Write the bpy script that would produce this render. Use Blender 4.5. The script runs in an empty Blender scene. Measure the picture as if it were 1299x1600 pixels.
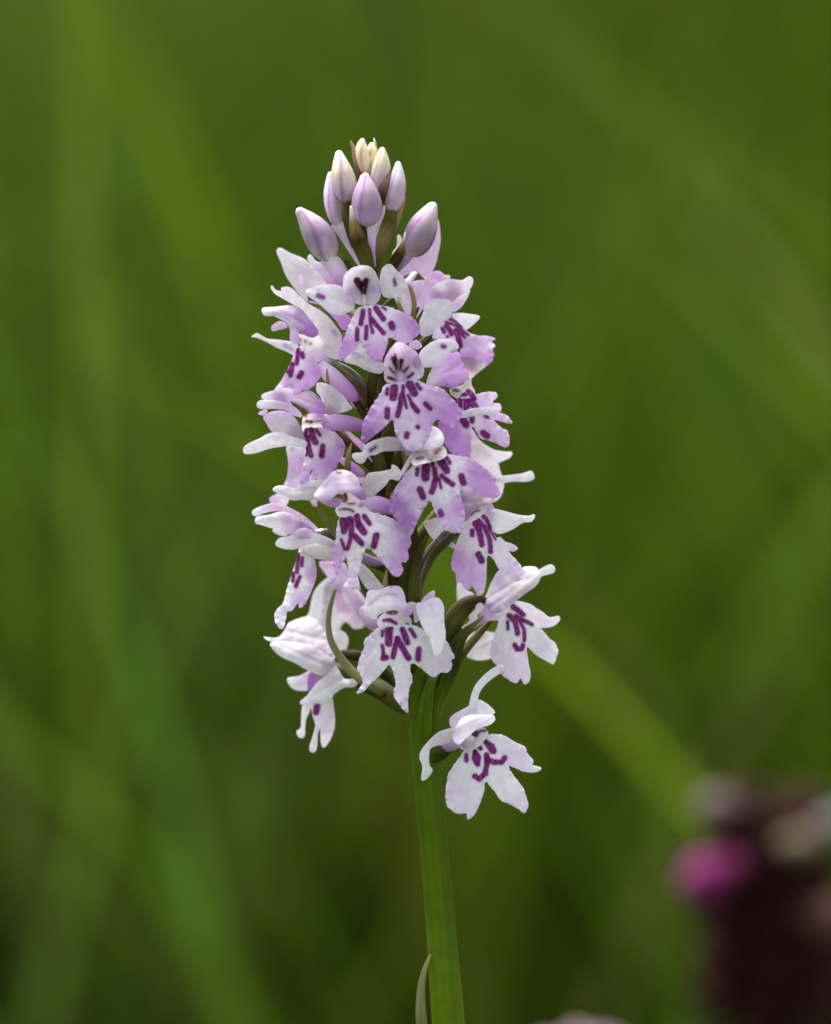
import bpy, math, random
import numpy as np
from mathutils import Vector
from mathutils.geometry import delaunay_2d_cdt

random.seed(7)
rng = np.random.default_rng(7)
scene = bpy.context.scene
col = scene.collection

# ------------------------------------------------------------------ camera
PX = 0.067e-3            # one photo pixel at the orchid, in metres
DIST = 0.60              # camera to orchid
PITCH = math.radians(10)
TARGET = np.array([0.0, 0.0, 0.300])
FWD = np.array([0.0, math.cos(PITCH), -math.sin(PITCH)])
UP = np.array([0.0, math.sin(PITCH), math.cos(PITCH)])
RIGHT = np.array([1.0, 0.0, 0.0])
CAM = TARGET - FWD * DIST
cd = bpy.data.cameras.new('camera')
cam = bpy.data.objects.new('camera', cd)
col.objects.link(cam)
cam.location = CAM
cam.rotation_euler = (math.radians(90) - PITCH, 0, 0)
cd.sensor_fit = 'VERTICAL'
cd.sensor_height = 36.0
cd.lens = 36.0 * DIST / (1600 * PX)
cd.clip_start = 0.02
cd.clip_end = 500
cd.dof.use_dof = True
cd.dof.focus_distance = DIST - 62 * PX
cd.dof.aperture_fstop = 11.0
cd.dof.aperture_blades = 0
scene.camera = cam

# ------------------------------------------------------------------ light
SUN_EL, SUN_AZ = math.radians(64), math.radians(-28)    # behind the spike, a little left
w = bpy.data.worlds.new('World')
scene.world = w
w.use_nodes = True
nt = w.node_tree
bg = nt.nodes['Background']
sky = nt.nodes.new('ShaderNodeTexSky')
sky.sky_type = 'NISHITA'
sky.sun_disc = False
sky.sun_elevation = SUN_EL
sky.sun_rotation = SUN_AZ
sky.air_density = 1.0
sky.dust_density = 6.0
sky.ozone_density = 1.0
hs = nt.nodes.new('ShaderNodeHueSaturation')
hs.inputs['Saturation'].default_value = 0.35
nt.links.new(sky.outputs[0], hs.inputs['Color'])
nt.links.new(hs.outputs[0], bg.inputs['Color'])
bg.inputs['Strength'].default_value = 0.15
sd = bpy.data.lights.new('sun', 'SUN')
sd.energy = 1.5
sd.angle = math.radians(14)
sd.color = (1.0, 0.97, 0.92)
sun = bpy.data.objects.new('sun', sd)
col.objects.link(sun)
sdir = Vector((math.sin(SUN_AZ) * math.cos(SUN_EL), math.cos(SUN_AZ) * math.cos(SUN_EL), math.sin(SUN_EL)))
sun.rotation_euler = sdir.to_track_quat('Z', 'Y').to_euler()
sun.location = (-1, 2, 4)
vs = scene.view_settings
vs.view_transform = 'Standard'
vs.look = 'None'
vs.gamma = 1
vs.use_curve_mapping = False
vs.exposure = 1.46
scene.cycles.max_bounces = 6
scene.cycles.diffuse_bounces = 3
scene.cycles.glossy_bounces = 2
scene.cycles.transmission_bounces = 5
scene.cycles.caustics_reflective = False
scene.cycles.caustics_refractive = False

# ------------------------------------------------------------------ helpers
def P(px, py, d=0.0):
    """photo pixel + distance towards the camera (in photo pixels) -> world points (N,3)"""
    px = np.asarray(px, float); py = np.asarray(py, float); d = np.asarray(d, float)
    k = DIST - d * PX
    a = (px - 649.5) * PX / DIST
    b = (800.0 - py) * PX / DIST
    return CAM + (FWD + a[..., None] * RIGHT + b[..., None] * UP) * k[..., None]

def project(p):
    v = np.asarray(p) - CAM
    z = v @ FWD
    return 649.5 + (v @ RIGHT) / z * DIST / PX, 800 - (v @ UP) / z * DIST / PX

def tag(o, label=None, cat=None, group=None, kind=None):
    if label: o['label'] = label
    if cat: o['category'] = cat
    if group: o['group'] = group
    if kind: o['kind'] = kind
    return o

def make_obj(name, verts, faces, mat, parent=None, cols=None, smooth=True):
    me = bpy.data.meshes.new(name)
    off = np.array(parent_base(parent)) if parent is not None else np.zeros(3)
    me.from_pydata((np.asarray(verts) - off).tolist(), [], faces if isinstance(faces, list) else faces.tolist())
    if cols is not None:
        at = me.color_attributes.new('Col', 'FLOAT_COLOR', 'POINT')
        c4 = np.ones((len(verts), 4), np.float32); c4[:, :3] = cols
        at.data.foreach_set('color', c4.ravel())
    if smooth:
        me.polygons.foreach_set('use_smooth', [True] * len(me.polygons))
    me.materials.append(mat)
    o = bpy.data.objects.new(name, me)
    col.objects.link(o)
    if parent is not None: o.parent = parent
    return o

BASES = {}
def parent_base(p):
    while p.parent is not None: p = p.parent
    return BASES[p.name]

def empty(name, loc):
    o = bpy.data.objects.new(name, None)
    o.empty_display_size = 0.02
    col.objects.link(o)
    o.location = loc
    BASES[o.name] = tuple(loc)
    return o

def catmull(pts, n=8, closed=False):
    p = np.asarray(pts, float)
    N = len(p)
    out = []
    rngi = range(N if closed else N - 1)
    t = np.linspace(0, 1, n, endpoint=False)[:, None]
    for i in rngi:
        if closed:
            p0, p1, p2, p3 = p[i - 1], p[i], p[(i + 1) % N], p[(i + 2) % N]
        else:
            p1, p2 = p[i], p[i + 1]
            p0 = p[i - 1] if i > 0 else 2 * p1 - p2
            p3 = p[i + 2] if i + 2 < N else 2 * p2 - p1
        out.append(0.5 * (2 * p1 + (p2 - p0) * t + (2 * p0 - 5 * p1 + 4 * p2 - p3) * t * t + (3 * p1 - p0 - 3 * p2 + p3) * t ** 3))
    if not closed: out.append(p[-1:])
    return np.concatenate(out)

def resample_closed(p, h):
    q = np.vstack([p, p[:1]])
    L = np.r_[0, np.cumsum(np.linalg.norm(np.diff(q, axis=0), axis=1))]
    n = max(10, int(L[-1] / h))
    s = np.linspace(0, L[-1], n, endpoint=False)
    return np.stack([np.interp(s, L, q[:, 0]), np.interp(s, L, q[:, 1])], 1)

def inside(poly, pts):
    x, y = pts[:, 0][:, None], pts[:, 1][:, None]
    x0, y0 = poly[:, 0][None], poly[:, 1][None]
    x1, y1 = np.roll(poly[:, 0], -1)[None], np.roll(poly[:, 1], -1)[None]
    cond = (y0 > y) != (y1 > y)
    with np.errstate(divide='ignore', invalid='ignore'):
        xi = (x1 - x0) * (y - y0) / (y1 - y0) + x0
    return (np.sum(cond & (x < xi), axis=1) % 2) == 1

def seg_dist(pts, a, b):
    ab = b - a
    L = float(ab @ ab) + 1e-9
    t = np.clip(((pts - a) @ ab) / L, 0, 1)
    return np.linalg.norm(pts - (a + t[:, None] * ab), axis=1), t

def edge_dist(pts, poly, want=False):
    a = poly; b = np.roll(poly, -1, axis=0)
    ab = b - a
    L = np.sum(ab * ab, 1) + 1e-9
    out = np.full(len(pts), 1e9); arg = np.zeros(len(pts), int)
    for k in range(0, len(pts), 400):
        q = pts[k:k + 400]
        t = np.clip(np.einsum('ijk,jk->ij', q[:, None] - a[None], ab) / L, 0, 1)
        d = np.linalg.norm(q[:, None] - (a[None] + t[..., None] * ab[None]), axis=2)
        out[k:k + 400] = d.min(1); arg[k:k + 400] = d.argmin(1)
    return (out, arg) if want else out

def tps(ctrl, pts):
    c = np.asarray(ctrl, float)
    if len(c) == 1: return np.full(len(pts), c[0, 2])
    xy, z = c[:, :2], c[:, 2]
    m = xy.mean(0); sc = max(1.0, np.abs(xy - m).max())
    X = (xy - m) / sc; Q = (pts - m) / sc
    if len(c) < 3:
        A = np.c_[np.ones(len(X)), X]
        co = np.linalg.lstsq(A, z, rcond=None)[0]
        return np.c_[np.ones(len(Q)), Q] @ co
    def U(r2): return np.where(r2 > 1e-12, r2 * np.log(np.maximum(r2, 1e-12)), 0)
    n = len(X)
    K = U(((X[:, None] - X[None]) ** 2).sum(2)) + 0.02 * np.eye(n)
    Pm = np.c_[np.ones(n), X]
    A = np.block([[K, Pm], [Pm.T, np.zeros((3, 3))]])
    co = np.linalg.lstsq(A, np.r_[z, 0, 0, 0], rcond=1e-8)[0]
    return U(((Q[:, None] - X[None]) ** 2).sum(2)) @ co[:n] + np.c_[np.ones(len(Q)), Q] @ co[n:]

def vnoise(pts, wl, seed):
    """smooth value-noise-like sum of sines"""
    r = np.random.default_rng(seed)
    s = np.zeros(len(pts))
    for i in range(5):
        a = r.uniform(0, 2 * math.pi); f = 2 * math.pi / (wl * r.uniform(0.7, 1.6))
        s += np.sin((pts[:, 0] * math.cos(a) + pts[:, 1] * math.sin(a)) * f + r.uniform(0, 6.28))
    return s / 3.0

PAL = {
    'W': (.92, .895, .925), 'w': (.91, .88, .87), 'P': (.82, .69, .87), 'L': (.75, .48, .82), 'V': (.57, .30, .67),
    'M': (.55, .44, .53), 'G': (.78, .74, .76), 'C': (.86, .83, .79), 'K': (.86, .71, .87), 'Y': (.83, .72, .42),  # mauve and grey on hoods: petal tint with underside shade mixed in
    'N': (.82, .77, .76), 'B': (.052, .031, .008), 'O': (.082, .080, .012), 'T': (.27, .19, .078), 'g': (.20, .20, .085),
    'D': (.040, .047, .008), 'm': (.055, .004, .006), 'r': (.16, .02, .01), 'S': (.165, .002, .135), 's': (.22, .02, .26),
    'q': (.13, .015, .03), 'F': (.54, .38, .58), 'b': (.64, .50, .58), 'a': (.42, .30, .41), 'y': (.76, .69, .48), 'd': (.26, .15, .11), 'E': (.066, .112, .002), 'e': (.098, .166, .003), 'A': (.26, .19, .19),
}

def idw(cols, pts):
    xy = np.array([[c[0], c[1]] for c in cols], float)
    cc = np.array([PAL[c[2]] for c in cols])
    w_ = 1.0 / (((pts[:, None] - xy[None]) ** 2).sum(2) + 6.0) ** 1.25
    return (w_ @ cc) / w_.sum(1, keepdims=True)

# ------------------------------------------------------------------ materials
def node(nt, t, **kw):
    n = nt.nodes.new(t)
    for k, v in kw.items(): setattr(n, k, v)
    return n

def attr_mat(name, rough=.5, transl=.25, bump=.15, bscale=2600, spec=.35, cvar=.10, coat=0.0, sss=0.0):
    m = bpy.data.materials.new(name); m.use_nodes = True
    t = m.node_tree; b = t.nodes['Principled BSDF']; out = t.nodes['Material Output']
    a = node(t, 'ShaderNodeAttribute', attribute_name='Col')
    tc = node(t, 'ShaderNodeTexCoord')
    n1 = node(t, 'ShaderNodeTexNoise'); n1.inputs['Scale'].default_value = bscale; n1.inputs['Detail'].default_value = 3
    t.links.new(tc.outputs['Object'], n1.inputs['Vector'])
    n2 = node(t, 'ShaderNodeTexNoise'); n2.inputs['Scale'].default_value = bscale * .22; n2.inputs['Detail'].default_value = 4
    t.links.new(tc.outputs['Object'], n2.inputs['Vector'])
    mr = node(t, 'ShaderNodeMapRange')
    mr.inputs['To Min'].default_value = 1 - cvar; mr.inputs['To Max'].default_value = 1 + cvar
    mr.inputs['From Min'].default_value = .25; mr.inputs['From Max'].default_value = .75
    t.links.new(n2.outputs['Fac'], mr.inputs['Value'])
    mx = node(t, 'ShaderNodeVectorMath', operation='SCALE')
    t.links.new(a.outputs['Color'], mx.inputs[0]); t.links.new(mr.outputs[0], mx.inputs['Scale'])
    t.links.new(mx.outputs[0], b.inputs['Base Color'])
    b.inputs['Roughness'].default_value = rough
    b.inputs['Specular IOR Level'].default_value = spec
    b.inputs['Coat Weight'].default_value = coat
    b.inputs['Coat Roughness'].default_value = .18
    if sss:
        b.inputs['Subsurface Weight'].default_value = sss
        b.inputs['Subsurface Radius'].default_value = (1.0, .8, 1.0)
        b.inputs['Subsurface Scale'].default_value = .0006
    bp = node(t, 'ShaderNodeBump'); bp.inputs['Strength'].default_value = bump; bp.inputs['Distance'].default_value = .0001
    t.links.new(n1.outputs['Fac'], bp.inputs['Height']); t.links.new(bp.outputs[0], b.inputs['Normal'])
    if transl:
        tr = node(t, 'ShaderNodeBsdfTranslucent'); t.links.new(mx.outputs[0], tr.inputs['Color'])
        ms = node(t, 'ShaderNodeMixShader'); ms.inputs[0].default_value = transl
        t.links.new(b.outputs[0], ms.inputs[1]); t.links.new(tr.outputs[0], ms.inputs[2])
        t.links.new(ms.outputs[0], out.inputs['Surface'])
    return m

M_PETAL = attr_mat('petal', .45, .50, .28, 7500, .22, .06)
M_BUD = attr_mat('bud', .5, .12, .25, 5500, .22, .10, sss=.12)
M_GREEN = attr_mat('stalk', .5, .0, .12, 1500, .08, .18, coat=.0)
M_GLOSS = attr_mat('glossy_ovary', .22, .0, .10, 1200, .6, .18, coat=.5)
M_LEAF = attr_mat('leaf', .42, .22, .3, 400, .4, .2)
def plain_mat(name, transl):
    m = bpy.data.materials.new(name); m.use_nodes = True
    t = m.node_tree; b = t.nodes['Principled BSDF']; out = t.nodes['Material Output']
    a = node(t, 'ShaderNodeAttribute', attribute_name='Col')
    t.links.new(a.outputs['Color'], b.inputs['Base Color']); b.inputs['Roughness'].default_value = .7; b.inputs['Specular IOR Level'].default_value = .05
    tr = node(t, 'ShaderNodeBsdfTranslucent'); t.links.new(a.outputs['Color'], tr.inputs['Color'])
    ms = node(t, 'ShaderNodeMixShader'); ms.inputs[0].default_value = transl
    t.links.new(b.outputs[0], ms.inputs[1]); t.links.new(tr.outputs[0], ms.inputs[2]); t.links.new(ms.outputs[0], out.inputs['Surface'])
    return m
M_GRASS = plain_mat('grass', .5)
M_SELF = attr_mat('selfheal', .7, .12, .3, 900, .05, .25)

# ------------------------------------------------------------------ petal sheets and tubes
class Fl: pass
SEED = [11]

def sheet(parent, name, T, outl, dep, cols='W', d0=0.0, h=3.0, th=2.0, bulge=4.0, spots=(), frill=0.18, wave=1.2, veinc=None, mat=None, backc=None):
    ox, oy, s = T
    SEED[0] += 1; sdn = SEED[0]
    tp = lambda q: np.array([[ox + a[0] / s, oy + a[1] / s] for a in q], float)
    poly = resample_closed(catmull(tp(outl), 8, True), h)
    if frill:
        c0 = poly.mean(0)
        r = np.random.default_rng(sdn)
        n = len(poly)
        jit = np.convolve(np.r_[r.normal(size=n + 2)], [.3, .5, .3], 'valid')[:n] * frill * (1.5 if h < 2 else 1)
        nor = poly - c0; nor /= np.linalg.norm(nor, axis=1, keepdims=True) + 1e-6
        poly = poly + nor * jit[:, None]
    lo, hi = poly.min(0), poly.max(0)
    gx = np.arange(lo[0], hi[0], h); gy = np.arange(lo[1], hi[1], h * .87)
    G = np.array([[x + (h / 2 if j % 2 else 0), y] for j, y in enumerate(gy) for x in gx])
    G = G[inside(poly, G)]
    if len(G):
        e = edge_dist(G, poly); G = G[e > h * .55]
    n = len(poly)
    allp = np.vstack([poly, G]) if len(G) else poly
    res = delaunay_2d_cdt([Vector(p) for p in allp.tolist()], [], [list(range(n))], 1, 1e-4)
    V = np.array([[v.x, v.y] for v in res[0]]); F = [list(f) for f in res[2]]
    Fa = np.array(F)
    cen = V[Fa].mean(1)
    Fa = Fa[inside(poly, cen)]
    ed, arc = edge_dist(V, poly, True)
    arc = arc * h
    bnd = ed < 1e-3 * h + 1e-3
    dctrl = [(0, 0, dep)] if not isinstance(dep, (list, tuple)) else [(ox + a[0] / s, oy + a[1] / s, a[2]) for a in dep]
    D = d0 + tps(dctrl, V)
    mxd = max(ed.max(), 1e-3)
    wave = wave * .7; th = th * .30
    D = D + (.5 if name in ('hood', 'throat') else .28) * bulge * (1 - (1 - np.clip(ed / mxd, 0, 1)) ** 2) + wave * vnoise(V, 34, sdn) + .35 * wave * vnoise(V, 13, sdn + 500)
    # ruffled margin, and a keel with fine ribs along the petal
    rr_ = np.random.default_rng(sdn + 70)
    ruf = sum(np.sin(2 * math.pi * arc / w_ + rr_.uniform(0, 6.28)) for w_ in (27, 17, 11)) / 3
    D = D + (2.6 if veinc is not None else 1.8) * ruf * np.exp(-ed / 5.0) * min(1.0, mxd / 9)
    rib = 0
    if veinc is None and name in ('sepal', 'petal', 'hood') and len(V) > 30:
        q = V - V.mean(0); ev, evec = np.linalg.eigh(q.T @ q)
        vv_ = q @ evec[:, 0] + .06 * (q @ evec[:, 1]) * math.sin(sdn) - .0012 * (q @ evec[:, 1]) ** 2 * math.cos(sdn * 1.7)
        rib = np.cos(2 * math.pi * vv_ / 6.5)
        D = D - 1.5 * np.exp(-(vv_ / 2.2) ** 2) * np.clip(ed / 5, 0, 1) + .22 * rib * np.clip(ed / 4, 0, 1)
    t = th * np.sqrt(np.clip(1 - (1 - np.clip(ed / 4.0, 0, 1)) ** 2, 0, 1))
    # colours
    cl = [(0, 0, cols)] if isinstance(cols, str) else [(ox + a[0] / s, oy + a[1] / s, a[2]) for a in cols]
    C = idw(cl, V)
    C = C * (1 + .02 * vnoise(V, 22, sdn + 90))[:, None]
    if mat is None:
        up_ = np.clip((900 - V[:, 1]) / 260, 0, 1)[:, None]
        C = C * (1 - (0 if name == 'throat' else up_ * (.25 if name in ('sepal', 'petal') else .4 if name == 'hood' else 1)) * np.array([.01, .075, .0]))
        C = C * (1 - .035 * np.clip(-rib, 0, 1)[:, None] * np.array([.8, 1.3, .5]) if veinc is None and not isinstance(rib, int) else 1)
    if veinc is not None:
        vc = np.array([ox + veinc[0] / s, oy + veinc[1] / s]); q = V - vc
        ang = np.arctan2(q[:, 0], q[:, 1]); rr = np.linalg.norm(q, axis=1)
        r = np.random.default_rng(sdn + 7)
        vv = sum(np.sin(ang * k + r.uniform(0, 6.28) + rr * .01 * r.normal()) for k in (17, 26, 39)) / 3
        amt = np.clip(rr / 60, 0, 1) * .085
        D = D + 5.0 * amt * vv
        C = C * (1 - (amt * np.clip(vv, 0, 1))[:, None] * np.array([1.0, 1.5, .7]))
    if mat is None and name != 'throat':
        lw_ = (np.clip((V[:, 1] - 870) / 90, 0, 1) * .45)[:, None]
        C = C * (1 - lw_) + np.array(PAL['W']) * lw_
    Cb = C.copy()
    wob = np.stack([vnoise(V, 15, sdn + 31), vnoise(V, 15, sdn + 32)], 1) * .45
    for sp in spots:
        line = tp(sp[0]); w2 = sp[1] if isinstance(sp[1], tuple) else (sp[1], sp[1])
        colr = np.array(PAL[sp[2] if len(sp) > 2 else 'S'])
        soft = sp[3] if len(sp) > 3 else 2.2
        if len(line) == 1: line = np.vstack([line, line + .01])
        dd = np.full(len(V), 1e9); tt_ = np.zeros(len(V))
        m_ = len(line) - 1
        for i in range(m_):
            a_, u_ = seg_dist(V + wob, line[i], line[i + 1])
            nb = a_ < dd; dd = np.where(nb, a_, dd); tt_ = np.where(nb, (i + u_) / m_, tt_)
        wd = (w2[0] + (w2[1] - w2[0]) * tt_) / s / 2 + (.8 if len(sp) < 3 else .3)
        halo = np.clip(1 - (dd - wd) / 5.0, 0, 1) * .10
        C = C * (1 - halo[:, None] * np.array([.5, 1.0, .3]))
        f = (np.clip((wd - dd) / soft + .5, 0, 1) * np.minimum(1, .97 + .05 * vnoise(V, 7, sdn + 61)))[:, None]
        inner = np.clip(1 - dd / np.maximum(wd, .1), 0, 1)[:, None]
        C = C * (1 - f) + (colr * (1 + .5 * inner * (wd > 3)[:, None])) * f
    front = P(V[:, 0], V[:, 1], D + t)
    back = P(V[:, 0], V[:, 1], D - t)
    N = len(V)
    ni = np.arange(N); bidx = N + ni
    verts = np.vstack([front, back[ni]])
    Cb = Cb if backc is None else np.tile(np.array(PAL[backc]), (N, 1))
    colors = np.vstack([C, Cb[ni]])
    # orientation: make the front side face the camera
    a, b, c = V[Fa[:, 0]], V[Fa[:, 1]], V[Fa[:, 2]]
    area = (b[:, 0] - a[:, 0]) * (c[:, 1] - a[:, 1]) - (b[:, 1] - a[:, 1]) * (c[:, 0] - a[:, 0])
    flip = area > 0
    Fa[flip] = Fa[flip][:, ::-1]
    faces = np.vstack([Fa, bidx[Fa][:, ::-1]])
    return make_obj(name, verts, faces.tolist(), mat or M_PETAL, parent, np.clip(colors, 0, 1))

def tube(parent, name, T, path, cols, mat=None, d0=0.0, flat=1.0, sides=28, n=8, lobes=0, twist=0.0, streak=.0, spots=(), ridge=None):
    """path: (x, y, d, diameter) in crop units (d in photo pixels); cols: palette letters spread along the path"""
    ox, oy, s = T
    SEED[0] += 1
    p = np.array([[ox + a[0] / s, oy + a[1] / s, d0 + a[2], a[3] / s / 2] for a in path], float)
    c = catmull(p, n)
    c[:, 3] = np.maximum(c[:, 3], .05)
    W3 = P(c[:, 0], c[:, 1], c[:, 2])
    R = c[:, 3] * PX
    tan = np.gradient(W3, axis=0); tan /= np.linalg.norm(tan, axis=1, keepdims=True) + 1e-12
    view = -FWD
    A = np.cross(tan, view); A /= np.linalg.norm(A, axis=1, keepdims=True) + 1e-9
    B = np.cross(A, tan)
    th = np.linspace(0, 2 * math.pi, sides, endpoint=False)
    rings = len(c)
    tt = np.linspace(0, 1, rings)
    ctrl = np.array([PAL[k] for k in cols]); cx = np.linspace(0, 1, len(cols))
    CC = np.stack([np.interp(tt, cx, ctrl[:, k]) for k in range(3)], 1)
    verts, colors = [], []
    if ridge is None: ridge = 0 if mat in (M_PETAL, M_BUD) else 7
    r_ = np.random.default_rng(SEED[0])
    pz = r_.uniform(0, 6.28, 4)
    for i in range(rings):
        ph = th + twist * tt[i]
        rad = R[i] * (1 + (lobes and .085 * np.cos(3 * ph)))
        verts.append(W3[i] + (np.cos(th) * rad)[:, None] * A[i] + (np.sin(th) * rad * flat)[:, None] * B[i])
        if ridge: rad = rad * (1 + (.008 if ridge == 11 else .018) * np.cos(ridge * ph + pz[0]))
        cc = np.tile(CC[i], (sides, 1))
        if ridge: cc = cc * (1 + (.06 if ridge == 11 else .13) * np.cos(ridge * ph + pz[1]) + .10 * np.cos(3 * ph + pz[2] + 9 * tt[i]))[:, None]
        if mat is M_BUD: cc = cc * (1 - .09 * (1 + np.cos(2 * ph + pz[1] + 5 * tt[i]) * np.cos(4 * ph + 11 * tt[i] + pz[2]))[:, None] * np.array([.7, 1.1, .5]))
        if streak:
            cc = cc * (1 - streak * (.5 + .5 * np.cos(3 * ph + 1.0 + .7 * math.sin(SEED[0])))[:, None] ** 18 * np.array([.7, 1, .5]))
        colors.append(cc)
    verts = np.concatenate(verts); colors = np.concatenate(colors)
    for (sx, sy, sw, sc) in spots:
        q = np.array([ox + sx / s, oy + sy / s]); u, v = project(verts)
        dd = np.hypot(u - q[0], v - q[1]); f = np.clip((sw / s - dd) / 2 + .5, 0, 1)[:, None]
        colors = colors * (1 - f * .8) + np.array(PAL[sc]) * f * .8
    faces = []
    for i in range(rings - 1):
        for j in range(sides):
            k = (j + 1) % sides
            faces.append([i * sides + j, i * sides + k, (i + 1) * sides + k, (i + 1) * sides + j])
    n0 = len(verts)
    verts = np.vstack([verts, W3[0] - tan[0] * R[0] * .5, W3[-1] + tan[-1] * R[-1] * .5])
    colors = np.vstack([colors, CC[0], CC[-1]])
    for j in range(sides):
        k = (j + 1) % sides
        faces.append([n0, k, j]); faces.append([n0 + 1, (rings - 1) * sides + j, (rings - 1) * sides + k])
    return make_obj(name, verts, faces, mat or M_GREEN, parent, np.clip(colors, 0, 1))

S65 = 6.495
K1 = (450, 210, 4.996); C2 = (380, 380, S65); C3 = (470, 400, S65); C4 = (620, 410, S65); C5 = (380, 540, S65)
C6 = (530, 540, S65); C7 = (660, 560, S65); D1 = (590, 680, S65); D2 = (380, 720, S65); D3 = (480, 720, S65)
D4 = (680, 740, S65); D5 = (400, 880, S65); D6 = (540, 900, S65); D7 = (690, 870, S65); D8 = (640, 1080, 5.9045)
E1 = (400, 1000, S65); E2 = (540, 780, S65); E3 = (580, 1040, S65); E4 = (480, 520, 9.279); E5 = (520, 640, 9.279)
I = (0, 0, 1.0)

# ------------------------------------------------------------------ ground
def ground_mat():
    m = bpy.data.materials.new('meadow_soil'); m.use_nodes = True
    t = m.node_tree; b = t.nodes['Principled BSDF']
    n1 = node(t, 'ShaderNodeTexNoise'); n1.inputs['Scale'].default_value = 9; n1.inputs['Detail'].default_value = 8
    tc = node(t, 'ShaderNodeTexCoord'); t.links.new(tc.outputs['Object'], n1.inputs['Vector'])
    r = node(t, 'ShaderNodeValToRGB')
    r.color_ramp.elements[0].position = .3; r.color_ramp.elements[0].color = (.040, .050, .014, 1)
    r.color_ramp.elements[1].position = .7; r.color_ramp.elements[1].color = (.065, .11, .018, 1)
    t.links.new(n1.outputs['Fac'], r.inputs[0]); t.links.new(r.outputs[0], b.inputs['Base Color'])
    b.inputs['Roughness'].default_value = .95; b.inputs['Specular IOR Level'].default_value = 0.0
    n2 = node(t, 'ShaderNodeTexNoise'); n2.inputs['Scale'].default_value = 60; n2.inputs['Detail'].default_value = 6
    t.links.new(tc.outputs['Object'], n2.inputs['Vector'])
    bp = node(t, 'ShaderNodeBump'); bp.inputs['Distance'].default_value = .01
    t.links.new(n2.outputs['Fac'], bp.inputs['Height']); t.links.new(bp.outputs[0], b.inputs['Normal'])
    return m
gx = np.concatenate([-np.geomspace(120, 1.2, 14), np.linspace(-1, 1, 21), np.geomspace(1.2, 120, 14)])
gv = np.array([[x, y, 0.0] for y in gx for x in gx])
gv[:, 2] = .006 * np.sin(gv[:, 0] * 7 + 1) * np.cos(gv[:, 1] * 6) * np.exp(-(gv[:, 0] ** 2 + gv[:, 1] ** 2) / 30) - .006
ng = len(gx)
gf = [[j * ng + i, j * ng + i + 1, (j + 1) * ng + i + 1, (j + 1) * ng + i] for j in range(ng - 1) for i in range(ng - 1)]
tag(make_obj('ground', gv, gf, ground_mat()), kind='structure')

# ------------------------------------------------------------------ meadow grass (sward hues with the meadow's light and dark put into the colour, in photo pixels)
def lin(c): 
    c = np.asarray(c, float) / 255
    return np.where(c <= .04045, c / 12.92, ((c + .055) / 1.055) ** 2.4)
PATCH = [(100, 50, 78, 104, 40), (150, 250, 66, 98, 32), (350, 150, 60, 85, 25), (600, 100, 70, 100, 30), (820, 60, 66, 88, 36),
         (1000, 100, 55, 75, 10), (1250, 150, 45, 75, 5), (1250, 400, 52, 76, 14), (1030, 440, 98, 135, 30), (1130, 460, 70, 108, 48),
         (950, 250, 60, 85, 20), (830, 400, 62, 88, 24), (200, 600, 80, 112, 52), (50, 700, 75, 115, 25), (100, 960, 78, 128, 20),
         (190, 880, 62, 100, 52), (350, 700, 70, 100, 20), (25, 1150, 108, 122, 72), (30, 1420, 92, 108, 55), (330, 1450, 50, 68, 12),
         (250, 1100, 88, 128, 60), (450, 1300, 86, 126, 54), (900, 950, 90, 118, 30), (1200, 700, 82, 118, 54), (1000, 750, 65, 95, 20),
         (950, 1400, 92, 128, 50), (600, 1300, 90, 100, 38), (560, 1450, 68, 100, 36), (1150, 900, 72, 106, 30), (1050, 1150, 76, 110, 22),
         (880, 1220, 98, 132, 34), (780, 1300, 92, 132, 54), (430, 200, 60, 90, 22), (300, 350, 66, 100, 22), (60, 420, 72, 102, 32),
         (750, 1500, 82, 118, 48), (200, 1550, 80, 104, 42), (1150, 250, 62, 92, 22)]
pxy = np.array([[a[0], a[1]] for a in PATCH], float); pcol = lin(np.array([a[2:] for a in PATCH]))
def patch_colour(pts):
    u, v = project(pts)
    u = np.clip(u, -300, 1600); v = np.clip(v, -300, 1900)
    w_ = 1 / (((u[:, None] - pxy[:, 0]) ** 2 + (v[:, None] - pxy[:, 1]) ** 2) + 600) ** 2.2
    return (w_ @ pcol) / w_.sum(1, keepdims=True)

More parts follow.
